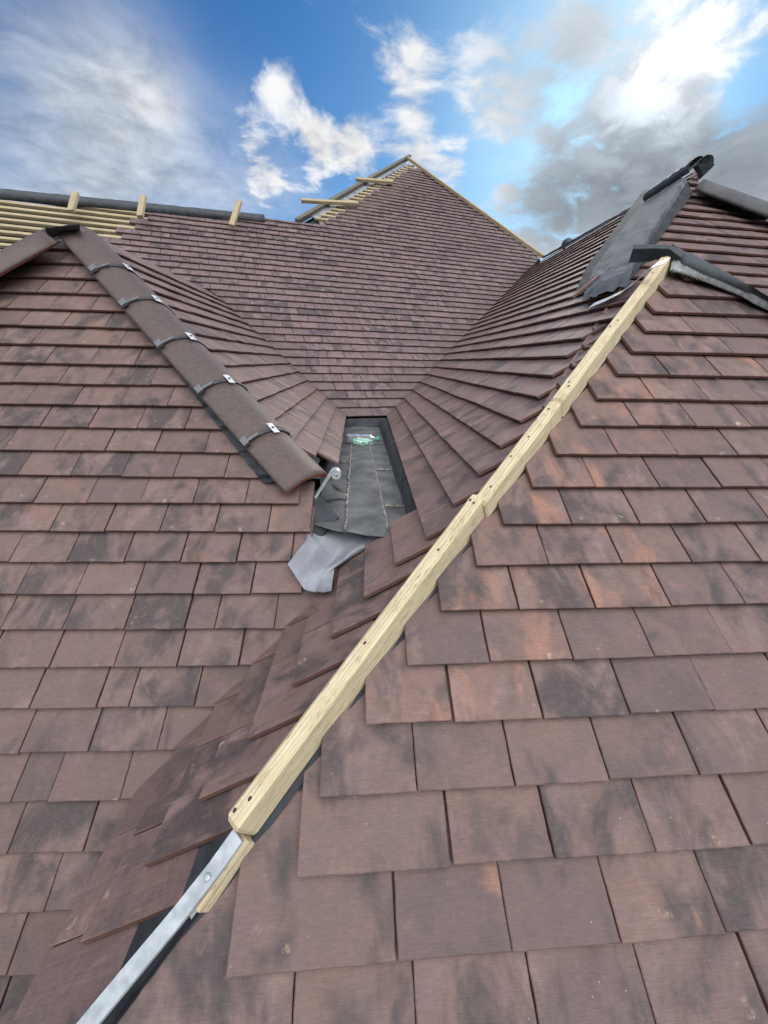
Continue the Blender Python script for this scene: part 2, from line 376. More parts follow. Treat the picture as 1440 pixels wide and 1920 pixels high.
def glassy(name, col, rough=.08, alpha=.3):
    m, t, b = pmat(name, rough, .6); b.inputs['Base Color'].default_value = (*col, 1)
    b.inputs['Transmission Weight'].default_value = alpha; b.inputs['IOR'].default_value = 1.33
    tc = t.n('ShaderNodeTexCoord'); bump(t, b, t.noise(tc.outputs['Object'], 45, 3, .6), .004, .8); return m
M['bottle'] = glassy('clear_plastic', (.90, .95, .95), .08, .93)
M['green_cap'] = simple('green_plastic', (.03, .26, .13), (.05, .36, .19), 30, .4, .5, 100, .0003)
M['wrap'] = glassy('pale_green_film', (.50, .80, .66), .2, .25)

# ------------------------------------------------------------------ tiles
TH, STEP = .0100, .0155
def tile(mb, pl, poly, v0, g, fine, hj=0.0, alpha=1.0, rot=0.0, warm=False):
    """one tile: polygon in plane coordinates (counter-clockwise), tail edge at v0"""
    if len(poly) < 3 or abs(area(poly)) < 2.5e-4: return
    if area(poly) < 0: poly = poly[::-1]
    poly = [p for i, p in enumerate(poly) if np.linalg.norm(p-poly[i-1]) > .0015]
    if len(poly) < 3: return
    c = sum(poly)/len(poly)
    if rot: 
        cs, sn = math.cos(rot), math.sin(rot); poly = [c+np.array([cs*(p-c)[0]-sn*(p-c)[1], sn*(p-c)[0]+cs*(p-c)[1]]) for p in poly]
    if fine:                                # break the edges up a little
        pp = []
        for i, p in enumerate(poly):
            q = poly[(i+1) % len(poly)]; L = np.linalg.norm(q-p); k = max(1, int(L/.014)); nrm = np.array([(q-p)[1], -(q-p)[0]])/L
            for s_ in range(k):
                pt = p+(q-p)*s_/k
                if s_: pt = pt+nrm*(rnd.random()-.6)*.0011
                pp.append(pt)
        poly = pp
    n = len(poly); ch = .0016
    ins = []
    for i in range(n):                      # inset for the worn arris
        a = poly[i]-poly[i-1]; b_ = poly[(i+1) % n]-poly[i]
        na = np.array([-a[1], a[0]])/max(1e-9, np.linalg.norm(a)); nb = np.array([-b_[1], b_[0]])/max(1e-9, np.linalg.norm(b_))
        ins.append(poly[i]+ch*(na+nb)/max(.4, 1+na@nb))
    tw = (rnd.random()-.5)*(.010 if hj else .002)
    hh = lambda p: hj - (p[1]-v0)*STEP/g + (p[0]-c[0])*tw
    top = mb.add([pl.p(p[0], p[1], hh(p)) for p in ins])
    rim = mb.add([pl.p(p[0], p[1], hh(p)-ch*.8) for p in poly])
    bot = mb.add([pl.p(p[0], p[1], hh(p)-TH) for p in poly])
    col = (rnd.random(), .80+.2*rnd.random() if warm else rnd.random()*.92, rnd.random(), alpha); o = (rnd.random()*7, rnd.random()*7)
    mb.cur = o
    uv = lambda p: (p[0]-c[0]+o[0], p[1]-v0+o[1])
    mb.face(top, 0, [uv(p) for p in ins], col)
    for i in range(n):
        k = (i+1) % n
        mb.face((rim[i], rim[k], top[k], top[i]), 0, [uv(poly[i]), uv(poly[k]), uv(ins[k]), uv(ins[i])], col)
        mb.face((bot[i], bot[k], rim[k], rim[i]), 1, [uv(poly[i]), uv(poly[k]), (uv(poly[k])[0], uv(poly[k])[1]+.01), (uv(poly[i])[0], uv(poly[i])[1]+.01)], col)
    mb.face(bot[::-1], 1, [uv(p) for p in poly[::-1]], col)

def course(mb, pl, v, g, ua, ub, anchor, clips=(), fine=False, dark=0, joints=None, calm=1.0, warm=False, L=2.06):
    """a row of tiles between ua and ub whose tails lie at v; dark -1/+1 marks the cut piece at that end as valley piece"""
    cuts = [ua]
    if joints: cuts += [j for j in joints if ua+.02 < j < ub-.02]
    else:
        k = math.ceil((ua-anchor)/W)
        while anchor+k*W < ub-.03:
            if anchor+k*W > ua+.03: cuts.append(anchor+k*W)
            k += 1
    cuts.append(ub); n = len(cuts)-1
    for i in range(n):
        a, b_ = cuts[i], cuts[i+1]; gap = .0007+rnd.random()**2*.0024
        dv = (rnd.random()-.5)*.004*calm; hj = (rnd.random()-.5)*.0022*calm
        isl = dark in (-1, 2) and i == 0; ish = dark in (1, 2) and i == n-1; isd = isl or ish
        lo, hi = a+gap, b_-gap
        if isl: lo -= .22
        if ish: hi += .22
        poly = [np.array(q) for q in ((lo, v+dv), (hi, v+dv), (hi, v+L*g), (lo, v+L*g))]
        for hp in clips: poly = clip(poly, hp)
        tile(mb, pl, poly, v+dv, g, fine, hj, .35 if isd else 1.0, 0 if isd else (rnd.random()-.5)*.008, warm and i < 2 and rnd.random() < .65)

q, d = isect(FR, IR); hipR_fr, hipR_ir = lineuv(FR, q, d), lineuv(IR, q, d); HR, HRd = q, d
q, d = isect(FL, IL); hipL_fl, hipL_il = lineuv(FL, q, d), lineuv(IL, q, d); HL, HLd = q, d
q, d = isect(FL, IR); val_fl, val_ir = lineuv(FL, q, d), lineuv(IR, q, d); VF, VFd = q, d
q, d = isect(B, IR); vB_r, v_irB = lineuv(B, q, d), lineuv(IR, q, d); VBR, VBRd = q, d
q, d = isect(B, IL); vB_l, v_ilB = lineuv(B, q, d), lineuv(IL, q, d); VBL, VBLd = q, d

def deck(mb, pl, pts, h=-.034, th=.012):
    """dark underlay under the tiles, polygon in plane coordinates"""
    a = mb.add([pl.p(p[0], p[1], h) for p in pts]); b_ = mb.add([pl.p(p[0], p[1], h-th) for p in pts]); n = len(pts)
    mb.face(a); mb.face(b_[::-1])
    for i in range(n): mb.face((a[i], b_[i], b_[(i+1) % n], a[(i+1) % n]))

# ============ right-hand roof: near slope FR, long inner slope IR, rear slope RR
# rear slope hangs on the hip seen under the loose membrane
ha, hb = IR.hit(1306, 316), IR.hit(1172, 522)
rr_r = np.array([math.cos(.10), math.sin(.10), 0]); hd = (ha-hb)/np.linalg.norm(ha-hb)
rn = np.cross(rr_r, hd); rn /= np.linalg.norm(rn); rn *= np.sign(rn[2])
RR = Plane(0, .7, 1); RR.r = rr_r; RR.n = rn; RR.s = np.cross(rn, rr_r); RR.d = float(rn@ha)
hip_irr = lambda v: IR.q2uv(hb)[0]+(IR.q2uv(ha)[0]-IR.q2uv(hb)[0])*(v-IR.q2uv(hb)[1])/(IR.q2uv(ha)[1]-IR.q2uv(hb)[1])
hip_rr = lambda v: RR.q2uv(hb)[0]+(RR.q2uv(ha)[0]-RR.q2uv(hb)[0])*(v-RR.q2uv(hb)[1])/(RR.q2uv(ha)[1]-RR.q2uv(hb)[1])
base_right = np.array([1.4, 2.0, -1.6])
right_roof = thing('tiled_roof', base_right, 'brown clay tiled roof filling the right half, with the long timber batten on its hip', 'roof', kind='thing')
mb = MB()
fr_rows = {-2: (150, 470, 2050), -1: (330, 640, 1920), 0: (422, 745, 1800), 1: (555, 848, 1625), 2: (598, 782, 1470), 3: (683, 850, 1350), 4: (762, 918, 1232), 5: (826, 972, 1138), 6: (893, 1030, 1056), 7: (945, 1073, 982),
           8: (1000, 1118, 915), 9: (1046, 1161, 854), 10: (1091, 1198, 797), 11: (1123, 1229, 750), 12: (1162, 1258, 705), 13: (1190, 1284, 662), 14: (1214, 1304, 623), 15: (1232, 1322, 590), 16: (1254, 1345, 553), 17: (1290, 1380, 525)}
fr_right = lineth(FR, (1262, 496), (1440, 570))      # near right hip of this slope
for j, (cx, jx, yy) in fr_rows.items():
    v = iFR+j*G; u0 = FR.uv(cx, yy)[0]; u1 = FR.uv(jx, yy)[0]
    if j <= -1: u0 = hipR_fr(v)+.03; u1 = u0+(.28 if j == -1 else .17)
    ub = min(3.4, fr_right(v)+.03) if v > .9 else 3.4
    js = [u1]
    while js[-1] < ub: js.append(js[-1]+W*(1+(rnd.random()-.5)*.012))
    cl = [keep(hipR_fr, 1, (.017 if j > 1 else .026))]
    if j > 1: tile(mb, FR, clip([np.array(p) for p in ((u0-.16, v+1.02*G), (u0+.01, v+1.02*G), (u0+.01, v+2.0*G), (u0-.16, v+2.0*G))], keep(hipR_fr, 1, .002)), v, G, False, -.001, 1.0)
    if v > .9: cl.append(keep(fr_right, -1, -.02))
    course(mb, FR, v, G, u0, ub, 0, cl, fine=(j < 13), joints=js, warm=(3 <= j <= 11))
mb.build('roof_slope', [M['front_tile'], M['edge']], right_roof, base_right)

mb = MB()
gully_end = IR.uv(711, 784)[0]
ir_near = {-8: (133, 1778), -7: (265, 1625), -6: (380, 1493), -5: (478, 1375), -4: (560, 1275), -3: (618, 1193), -2: (675, 1123), -1: (730, 1063), 0: (790, 1013), 1: (852, 942), 2: (896, 888), 3: (938, 835), 4: (974, 789), 5: (1006, 745), 6: (1034, 704), 7: (1064, 665), 8: (1089, 634)}
far_mouth = {0: None, -1: IR.uv(721, 987)[0], -2: IR.uv(672, 1028)[0], -3: IR.uv(620, 1057)[0]}
NIR = int((IR.uv(1022, 478)[1]-iIR)/GI)
ridge_v = IR.uv(1120, 424)[1]
for j in range(-9, NIR+3):
    v = iIR+j*GI
    if v > ridge_v-.02: break
    cl = []
    if j in ir_near: near = IR.uv(*ir_near[j])[0]
    elif v < 1.0: near = hipR_ir(v)-.075
    else: near = hip_irr(v)-.03
    if v < 1.09 and j <= 11: cl.append(keep(hipR_ir, -1, .028 if j > -5 else .05))
    if v > .93: cl.append(keep(hip_irr, -1, .0)); near = hip_irr(v)-.02
    dk = 0
    if j >= 0:
        far = v_irB(v) if j > 0 else v_irB(v)+.0
        cl.append(keep(v_irB, 1, -.012)); dk = -1; far += .03
    elif j >= -3: far = far_mouth[j]
    else:
        far = val_ir(v)+.018; cl.append(keep(val_ir, 1, -.012)); dk = -1
    off = (j % 2)*W*.5+(j*37 % 7)*.006
    js = [near-(.20 if j % 2 else .12)-((j*29) % 5)*.012] if j < 9 else None
    if js:
        while js[-1] > far: js.append(js[-1]-W*(1.5 if -9 < j < 0 else 1)*(1+(rnd.random()-.5)*.012))
        js = js[::-1]
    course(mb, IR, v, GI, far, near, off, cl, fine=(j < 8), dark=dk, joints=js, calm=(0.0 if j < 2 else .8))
mb.build('roof_slope', [M['inner_tile'], M['edge']], right_roof, base_right)

mb = MB()
RG = .099
rr_v0 = RR.uv(1320, 420)[1]
rr_right = lineth(RR, (1316, 338), (1440, 384))
for j in range(-14, 12):
    v = rr_v0+j*RG
    vt = RR.q2uv(ha)[1]
    if v > vt-.03: break
    ua = hip_rr(v)+.02; ub = rr_right(v)+.1
    ub = min(ub, ua+4.5)
    course(mb, RR, v, RG, ua, ub, (j % 2)*W*.5, [keep(hip_rr, 1, .0), keep(rr_right, -1, -.02)])
mb.build('roof_slope', [M['left_tile'], M['edge']], right_roof, base_right)
mb = MB()
vr = ridge_v-.01
deck(mb, FR, [(hipR_fr(-1.2), -1.2), (3.4, -1.2), (3.4, .6), (fr_right(1.0), 1.0), (fr_right(1.42), 1.42), (hipR_fr(1.42), 1.42)])
deck(mb, IR, [(hipR_ir(-1.0), -1.0), (hipR_ir(1.08), 1.08), (hip_irr(1.0), 1.0), (hip_irr(vr), vr), (v_irB(vr), vr), (v_irB(-.12), -.12), (-1.11, -.15), (-1.11, -.46), (val_ir(-.62), -.62), (val_ir(-1.0), -1.0)])
vt = RR.q2uv(ha)[1]
deck(mb, RR, [(hip_rr(vt-1.9), vt-1.9), (hip_rr(vt-1.9)+4.6, vt-1.9), (rr_right(vt-.9), vt-.9), (rr_right(vt-.25), vt-.25), (hip_rr(vt-.12), vt-.12)])
# far side slopes close the roof
ra, rb = IR.p(v_irB(vr), vr, -.04), IR.p(hip_irr(vr), vr, -.04)
i4 = mb.add([ra, rb, rb+np.array([1.0, 1.3, -1.0]), ra+np.array([1.9, .1, -1.5])]); mb.face(i4)
hA = FR.p(fr_right(1.42), 1.42, -.04); hB_ = FR.p(fr_right(.6), .6, -.04)
i4 = mb.add([hA, hB_, hB_+np.array([.4, 1.4, -1.2]), hA+np.array([.4, 1.4, -1.2])]); mb.face(i4)
mb.build('underlay', M['under'], right_roof, base_right)

# ============ left-hand roof: front slope FL, inner slope IL
base_left = np.array([-1.0, 1.6, -1.6])
left_roof = thing('tiled_roof', base_left, 'brown tiled roof on the left, a line of half-round hip tiles down its corner', 'roof')
mb = MB()
fl_left = lineth(FL, (118, 444), (0, 497))
fl_end = {-0.0: 0}
pix_end = {7: (560, 938), 6: (581, 994), 5: (581, 1053), 4: (566, 1112)}
pix_joint = {4: 470, 3: 513, 2: 447, 1: 362, 0: 292, -1: 225, -2: 160, -3: 90, -4: 20}
ycol = {4: 1110, 3: 1183, 2: 1250, 1: 1333, 0: 1413, -1: 1492, -2: 1575, -3: 1680, -4: 1800}
for j in range(-11, 24):
    v = iFL+(j-(-1))*G
    if v > FL.uv(130, 442)[1]-.02: break
    cl = []; dk = 0; jd = None
    anchor = FL.uv(362, 938)[0]+(W*.5 if j % 2 == 0 else 0)
    if j >= 8: ub = hipL_fl(v)-.05; cl.append(keep(hipL_fl, -1, .01))
    elif j in pix_end: ub = FL.uv(*pix_end[j])[0]
    elif j <= 0: ub = val_fl(v)+.40
    else: ub = val_fl(v)-.012; cl.append(keep(val_fl, -1, -.012)); dk = 1
    if j in pix_joint:
        u = FL.uv(pix_joint[j], ycol[j])[0]
        if 0 < j <= 3: ub = val_fl(v)-.002
        jd = ([u+.165, u+.33] if j <= 0 else [])[::-1]+[u-(.165*k if k == 0 or not j % 2 else .165*k-.0825*(k > 1)) for k in range(16)]
        jd = jd[::-1]
    ua = fl_left(v)-.03 if v > 1.2 else -2.6
    ua = max(ua, -2.6)
    cl.append(keep(fl_left, 1, -.03))
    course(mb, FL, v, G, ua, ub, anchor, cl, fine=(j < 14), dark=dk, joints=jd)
mb.build('roof_slope', [M['left_tile'], M['edge']], left_roof, base_left)
for j in (0, 1, 2, 3):
    v = iFL+(j+1)*G; uV, vV = IR.q2uv(FL.p(val_fl(v), v)); vn = iIR+math.ceil((vV+.035-iIR)/GI)*GI
    m2 = MB(); poly = [np.array(p) for p in ((uV-.002, vV-.002), (uV-.002, vn+.002), (uV-.3, vn+.002), (uV-.3, vV-.002))]
    poly = clip(poly, keep(val_ir, 1, -.004)); tile(m2, IR, poly, vV, GI, True, .005, 0.75)
    m2.build('valley_tile', [M['left_tile'], M['edge']], left_roof, base_left)
mb = MB()
il_top = IL.uv(160, 436)[1]
for m_ in range(-6, 12):
    v = iIL+m_*GI
    if v > il_top: break
    near = hipL_il(v)+.02; far = v_ilB(v)-.03
    if m_ == -6: near = IL.uv(630, 865)[0]
    if m_ == -5: near = max(near, IL.uv(600, 828)[0]-.25)
    course(mb, IL, v, GI, near, far, (m_ % 2)*W*.5+(m_*37 % 7)*.006, [keep(hipL_il, 1, .01), keep(v_ilB, -1, -.012)], fine=(m_ < 0), dark=1)
mb.build('roof_slope', [M['inner_tile'], M['edge']], left_roof, base_left)
mb = MB()
deck(mb, FL, [(-2.7, -1.5), (val_fl(-1.5)+.5, -1.5), (val_fl(-.25)+.3, -.25), (val_fl(.10), .10), (val_fl(.16)-.03, .16), (-.27, .30), (hipL_fl(.52)-.06, .52), (hipL_fl(1.82), 1.82), (fl_left(1.82), 1.82), (fl_left(1.2), 1.2), (-2.7, 1.0)])
deck(mb, IL, [(hipL_il(-.12), -.12), (v_ilB(-.15), -.15), (v_ilB(il_top), il_top), (hipL_il(il_top), il_top)])
ra, rb = IL.p(v_ilB(il_top), il_top, -.03), IL.p(hipL_il(il_top), il_top, -.03)
i4 = mb.add([ra, rb, rb+np.array([-1.3, 0, -1.1]), ra+np.array([-1.3, 0, -1.1])]); mb.face(i4)
mb.build('underlay', M['under'], left_roof, base_left)

# ============ back roof B: pointed, half tiled, battens still bare at the left and beside the peak
base_back = np.array([0.4, 5.0, -1.2])
back_roof = thing('tiled_roof', base_back, 'tall pointed tiled roof at the back, with bare battens beside its peak', 'roof')
rB = lambda x, y, h=0.0: B.hit(x, y, h)
ridge_a, ridge_b = B.uv(0, 366), B.uv(560, 414)
ridge = lambda u: ridge_a[1]+(ridge_b[1]-ridge_a[1])*(u-ridge_a[0])/(ridge_b[0]-ridge_a[0])
verge = lineth(B, (560, 412), (764, 300)); hipB = lineth(B, (768, 300), (1015, 479))
stair = lineth(B, (612, 414), (742, 332)); lstair = lineth(B, (281, 398), (232, 432))
v_ridge = ridge_b[1]; u_re = ridge_b[0]; v_peak = B.uv(766, 298)[1]
il_pk = IL.p(v_ilB(IL.uv(160, 436)[1]), IL.uv(160, 436)[1]); vB_top = B.q2uv(il_pk)[1]+.02
mb = MB()
JR = int((v_peak-iB)/GB)+1
for j in range(-2, JR):
    v = iB+j*GB
    if v > v_peak-.35: break
    cl = [keep(hipB, -1, -.015)]
    if j <= 40: cvl = keep(vB_l, 1, -.012); cl += [keep(vB_r, -1, -.012), cvl]
    ub = min(hipB(v)+.02, vB_r(v)-.03); dk = 1 if vB_r(v) < hipB(v) else 0
    if v < v_ridge-.10:
        ua = vB_l(v)+.035; lend = True
        if v > vB_top: cl = [c_ for c_ in cl if c_ is not cvl]; ua = min(ua, lstair(v))
        if v > vB_top: ua = lstair(v)+((j % 2)-.5)*.1; lend = False
        # the notch by the third stub
        nx = B.uv(437, 424)
        notch = None
        course(mb, B, v, GB, ua, ub, (j % 2)*W*.5, cl, dark=(2 if dk else -1) if lend else dk)
    else:
        # courses at and above the low ridge only on the peak side; the two at the ridge run on to the left in part
        if v < v_ridge+.0:
            a1, a2 = B.uv(283, 402)[0]+.05, B.uv(428, 420)[0]
            hr = (np.array([0, ridge_a[1]-ridge(0)*0]), np.array([0, -1.0]))
            rc = (np.array([ridge_a[0], ridge_a[1]-.02]), np.array([(ridge_b-ridge_a)[1], -(ridge_b-ridge_a)[0]])/np.linalg.norm(ridge_b-ridge_a))
            course(mb, B, v, GB, a1, a2, (j % 2)*W*.5, cl+[rc])
            course(mb, B, v, GB, B.uv(452 if v < v_ridge-.05 else 505, 418)[0], u_re+.25, (j % 2)*W*.5, cl+[rc])
            course(mb, B, v, GB, u_re+.25, ub, (j % 2)*W*.5, cl)
        else:
            ua = stair(v)+(j % 2)*.03
            course(mb, B, v, GB, max(ua, verge(v)+.15), ub, (j % 2)*W*.5, cl)
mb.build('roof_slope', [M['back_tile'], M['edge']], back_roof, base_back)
mb = MB()
deck(mb, B, [(vB_l(1.85), 1.85), (vB_r(1.85), 1.85), (vB_r(4.95), 4.95), (hipB(5.2), 5.2), (hipB(v_peak-.03), v_peak-.03), (verge(v_peak-.03)+.04, v_peak-.03), (u_re+.06, v_ridge), (ridge_a[0]-1.4, ridge(ridge_a[0]-1.4)), (ridge_a[0]-1.4, 3.2)], h=-.05)
pk = B.p(hipB(v_peak-.05), v_peak-.05, -.05); lo1 = B.p(hipB(5.1), 5.1, -.05); lo2 = B.p(u_re, v_ridge, -.05); lo3 = B.p(ridge_a[0]-1.4, ridge(ridge_a[0]-1.4), -.05)
for pa, pb, dd in ((pk, lo1, (.9, 1.6, -1.2)), (lo2, pk, (-.9, 2.0, -1.4)), (lo3, lo2, (-.3, 1.9, -1.5))):
    i4 = mb.add([pa, pb, pb+np.array(dd), pa+np.array(dd)]); mb.face(i4)
mb.build('underlay', M['under'], back_roof, base_back)
# bare battens: left field
def batten(ua, ub, v, h=.0, wmat='wood_far', hw=.019, hh=.0125, lab=None, tilt=0.0):
    m2 = MB(); a = B.p(ua, v, h-.035); b_ = B.p(ub, v+tilt, h-.035)
    m2.box(a, b_-a, B.s*hw, B.n*hh, 0, .002, 3, .001)
    o = m2.build('tile_batten', M[wmat], back_roof, base_back)
    if lab: o['label'] = lab
    return o
k = 0
for j in range(17, 27):
    v = iB+j*GB+.03
    if v > v_ridge-.12+.0: 
        pass
    ua = ridge_a[0]-1.2; ub = lstair(v)+.10
    if v < ridge(ub)-.05:
        batten(ua, ub, v, .012)
for j in range(24, 27):
    v = iB+j*GB+.03
    if v < ridge(B.uv(440, 420)[0])-.03: batten(B.uv(425, 418)[0], B.uv(470, 418)[0], v, .012)
for j in range(26, JR+2):
    v = iB+j*GB+.02
    if v > v_peak-.12: break
    if v < v_ridge+.05: continue
    ua = verge(v)+.10; ub = min(stair(v)+.30, hipB(v)-.05)
    if v > v_peak-.42: ub = hipB(v)-.06
    if ub > ua+.05: batten(ua, ub, v, .016)
for (x1, y1), (x2, y2) in (((565, 376), (672, 382)), ((667, 336), (736, 342))):
    a, b_ = rB(x1, y1, .05), rB(x2, y2, .03); m2 = MB(); m2.box(a, b_-a, B.s*.026, B.n*.018, 0, .003, 3, .001)
    m2.build('tile_batten', M['wood_far'], back_roof, base_back)['label'] = 'long batten sticking out past the roof edge'
# timber on the right hip, dark board on the left edge, black roll along the low ridge
m2 = MB(); a, b_ = rB(764, 296, .03), rB(1018, 481, .03); m2.box(a, b_-a, np.cross(B.n, (b_-a)/np.linalg.norm(b_-a))*.018, B.n*.02, 0, .003, 10, .003)
m2.build('hip_batten', M['wood_far'], back_roof, base_back)
m2 = MB(); a, b_ = rB(556, 415, .0), rB(768, 294, .0); m2.box(a, b_-a, np.cross(B.n, (b_-a)/np.linalg.norm(b_-a))*.024, B.n*.03, 0, .003, 8, .004)
m2.build('verge_board', M['wood_grey'], back_roof, base_back)
m2 = MB(); a, b_ = rB(588, 408, -.02), rB(757, 305, -.02); m2.box(a, b_-a, np.cross(B.n, (b_-a)/np.linalg.norm(b_-a))*.05, B.n*.006, 0, .001, 8, .006)
m2.build('verge_membrane', M['pale_membrane'], back_roof, base_back)
m2 = MB(); pa, pb = rB(-160, 350, .0), rB(496, 412, .0); rows = []
for i in range(41):
    t_ = i/40; p = pa+(pb-pa)*t_; rows.append([p+(B.s*math.cos(a_)*.055+B.n*math.sin(a_)*.045)+B.n*.006*noise.noise(Vector((t_*30, a_, 1))) for a_ in [math.pi*(1.15-1.3*q/10) for q in range(11)]])
ids = m2.sheet(rows); m2.face(ids[-1]); m2.face(ids[0][::-1])
m2.build('ridge_roll', M['black_roll'], back_roof, base_back)
# three loose stubs of batten standing on the ridge
for (x1, y1, x2, y2, lab) in ((134, 394, 142, 362, 'short batten stub on the far ridge, leftmost of three, above bare battens'), (263, 404, 269, 367, 'short batten stub on far ridge, middle of three, where tiling starts'), (435, 421, 449, 377, 'short batten stub on the far ridge, rightmost and tallest of three')):
    a = rB(x1, y1, .085); v_ = FW+RT*(x2-720)/F+UP*(960-y2)/F; b_ = v_*((a@FW)*1.02)
    dirn = (b_-a)/np.linalg.norm(b_-a); side = np.cross(dirn, np.array([0, -1, .2])); side /= np.linalg.norm(side); fr_ = np.cross(side, dirn)
    m2 = MB(); m2.box(a-dirn*.02, b_-a+dirn*.02, side*.027, fr_*.018, 0, .003, 3, .001); 
    solo(m2, 'timber_stub', M['wood_far'], a, lab, 'timber offcut', 'batten stubs on the far ridge')

# ============ felt-lined box gutter between the two inner slopes
gz = -.487; base_g = np.array([.03, 2.0, gz])
gut = thing('box_gutter', base_g, 'felt lined box gutter running between the two tiled slopes', 'gutter')
def gl(y): return -.135-.02*0      # left wall x
xl, xr = -.150, .172; y0, y1 = 1.06, 3.12
def wall_x(y, s): return (xl-.0*(y-y0)) if s < 0 else xr-.002*(y-y0)
mb = MB()
def front(x): return 1.058+.10*max(0, (-(x-.06))/.2)**1.3+.012*noise.noise(Vector((x*30, 2, 0)))
# three lengths of felt side by side, each a little proud of the last
def feltstrip(xa, xb, dz, xa2, xb2):
    rows = []
    for i in range(61):
        t_ = i/60; row = []
        for k_ in range(9):
            s_ = k_/8; xn = xa+(xb-xa)*s_; xf = xa2+(xb2-xa2)*s_; yn = front(xn); y = yn+(y1-yn)*t_; x = xn+(xf-xn)*t_
            z = gz+dz+.004*noise.noise(Vector((x*9, y*4, 3)))
            if t_ < .06: z -= .010*(1-t_/.06)**2
            row.append(np.array([x, y, z]))
        rows.append(row)
    mb.sheet(rows)
feltstrip(xl, -.040, .0, xl, -.050); feltstrip(-.046, .092, .0045, -.056, .060); feltstrip(.086, xr+.004, .001, .054, xr)
mb.build('felt_floor', M['felt'], gut, base_g)
mb = MB()
for (xa, xa2) in ((-.043, -.052), (.089, .057)):
    rows = []
    for i in range(121):
        t_ = i/120; y = 1.09+(2.75-1.09)*t_; xc = xa+(xa2-xa)*t_+.005*noise.noise(Vector((y*14, xa, 0)))
        w_ = .0035+.003*noise.noise(Vector((y*40, xa, 5))); 
        rows.append([np.array([xc-w_, y, gz+.0045]), np.array([xc, y, gz+.0085+.002*noise.noise(Vector((y*60, 1, xa)))]), np.array([xc+w_, y, gz+.0045])])
    mb.sheet(rows)
for (xa, xb, yy) in ((.092, .160, 1.30), (.080, .155, 1.80), (-.13, -.05, 1.95), (-.12, -.045, 1.42)):
    rows = []
    for i in range(13):
        x = xa+(xb-xa)*i/12; y = yy+.006*noise.noise(Vector((x*40, yy, 0))); rows.append([np.array([x, y-.004, gz+.0045]), np.array([x, y, gz+.010]), np.array([x, y+.004, gz+.0045])])
    mb.sheet(rows)
mb.build('felt_seams', M['seam'], gut, base_g)
mb = MB()
rows = []
for i in range(41):
    y = y0+.0+(y1-y0)*i/40; x = wall_x(y, 1); j_ = .004*noise.noise(Vector((y*8, 0, 0)))
    rows.append([np.array([x-.012+j_, y, gz+.003]), np.array([x+j_, y, gz+.016]), np.array([x+.004+j_, y, gz+.062]), np.array([x+.08, y, gz+.064])])
mb.sheet(rows); mb.build('gutter_side', M['under'], gut, base_g)
mb = MB(); rows = []
for i in range(41):
    y = y0+.40+(y1-y0-.40)*i/40; x = wall_x(y, -1)
    rows.append([np.array([x-.10, y, gz+.06]), np.array([x-.004, y, gz+.058]), np.array([x, y, gz+.016]), np.array([x+.012, y, gz+.003])])
mb.sheet(rows); mb.build('gutter_side', M['under'], gut, base_g)
mb = MB(); mb.sheet([[np.array([x, y1-.012, gz+.003]) for x in np.linspace(xl-.1, xr+.1, 8)], [np.array([x, y1, gz+.02]) for x in np.linspace(xl-.1, xr+.1, 8)], [np.array([x, y1+.03, gz+.055]) for x in np.linspace(xl-.1, xr+.1, 8)], [np.array([x, y1+.25, gz+.057]) for x in np.linspace(xl-.1, xr+.1, 8)]])
mb.build('gutter_end', M['under'], gut, base_g)
mb = MB(); i4 = mb.add([np.array(p) for p in ((-.32, 1.32, gz-.05), (.30, 1.32, gz-.05), (.30, 3.6, gz-.05), (-.32, 3.6, gz-.05))]); mb.face(i4)
mb.build('gutter_board', M['under'], gut, base_g)

# ============ pale sheet of membrane hanging out of the gutter mouth into the valley
def P3(pl, x, y, h): return pl.hit(x, y, h)
def zhit(x, y, z):
    v = FW+RT*(x-720)/F+UP*(960-y)/F; return v*(z/v[2])
top_e = [zhit(585, 952, gz-.03), zhit(620, 966, gz-.03), zhit(660, 978, gz-.03), zhit(700, 985, gz-.03), zhit(735, 985, gz-.03)]
mid_e = [P3(FL, 575, 1010, .006), P3(FL, 596, 1030, .012), P3(IR, 628, 1045, .020), P3(IR, 668, 1030, .010), P3(IR, 712, 1012, -.02)]
low_e = [P3(FL, 539, 1058, .012), P3(FL, 560, 1076, .012), P3(FL, 590, 1090, .014), P3(IR, 610, 1078, .020), P3(IR, 628, 1064, .010)]
bot_e = [P3(FL, 569, 1104, .013), P3(FL, 578, 1109, .011), P3(IR, 592, 1111, .014), P3(IR, 606, 1110, .013), P3(IR, 621, 1108, .010)]
key = [top_e, mid_e, low_e, bot_e]
def interp(key, n, m):
    out_ = []
    for i in range(n+1):
        a = i/n*(len(key)-1); k_ = min(int(a), len(key)-2); f = a-k_; row = []
        for j in range(m+1):
            b_ = j/m*(len(key[0])-1); l_ = min(int(b_), len(key[0])-2); g_ = b_-l_
            row.append((key[k_][l_]*(1-g_)+key[k_][l_+1]*g_)*(1-f)+(key[k_+1][l_]*(1-g_)+key[k_+1][l_+1]*g_)*f)
        out_.append(row)
    return out_
rows = interp(key, 30, 30); nrm = np.array([0, -.4, .9])
rows = [[p+nrm*(.006*noise.noise(Vector((p[0]*22, p[1]*22, 1)))+.002*noise.noise(Vector((p[0]*90, p[1]*90, 4)))) for p in r] for r in rows]
mb = MB(); mb.sheet(rows)
ms = solo(mb, 'membrane_sheet', M['pale_membrane'], np.array(rows[15][15]), 'pale grey sheet of membrane spilling from the gutter mouth into the valley', 'membrane')
md = ms.modifiers.new('thick', 'SOLIDIFY'); md.thickness = .0018
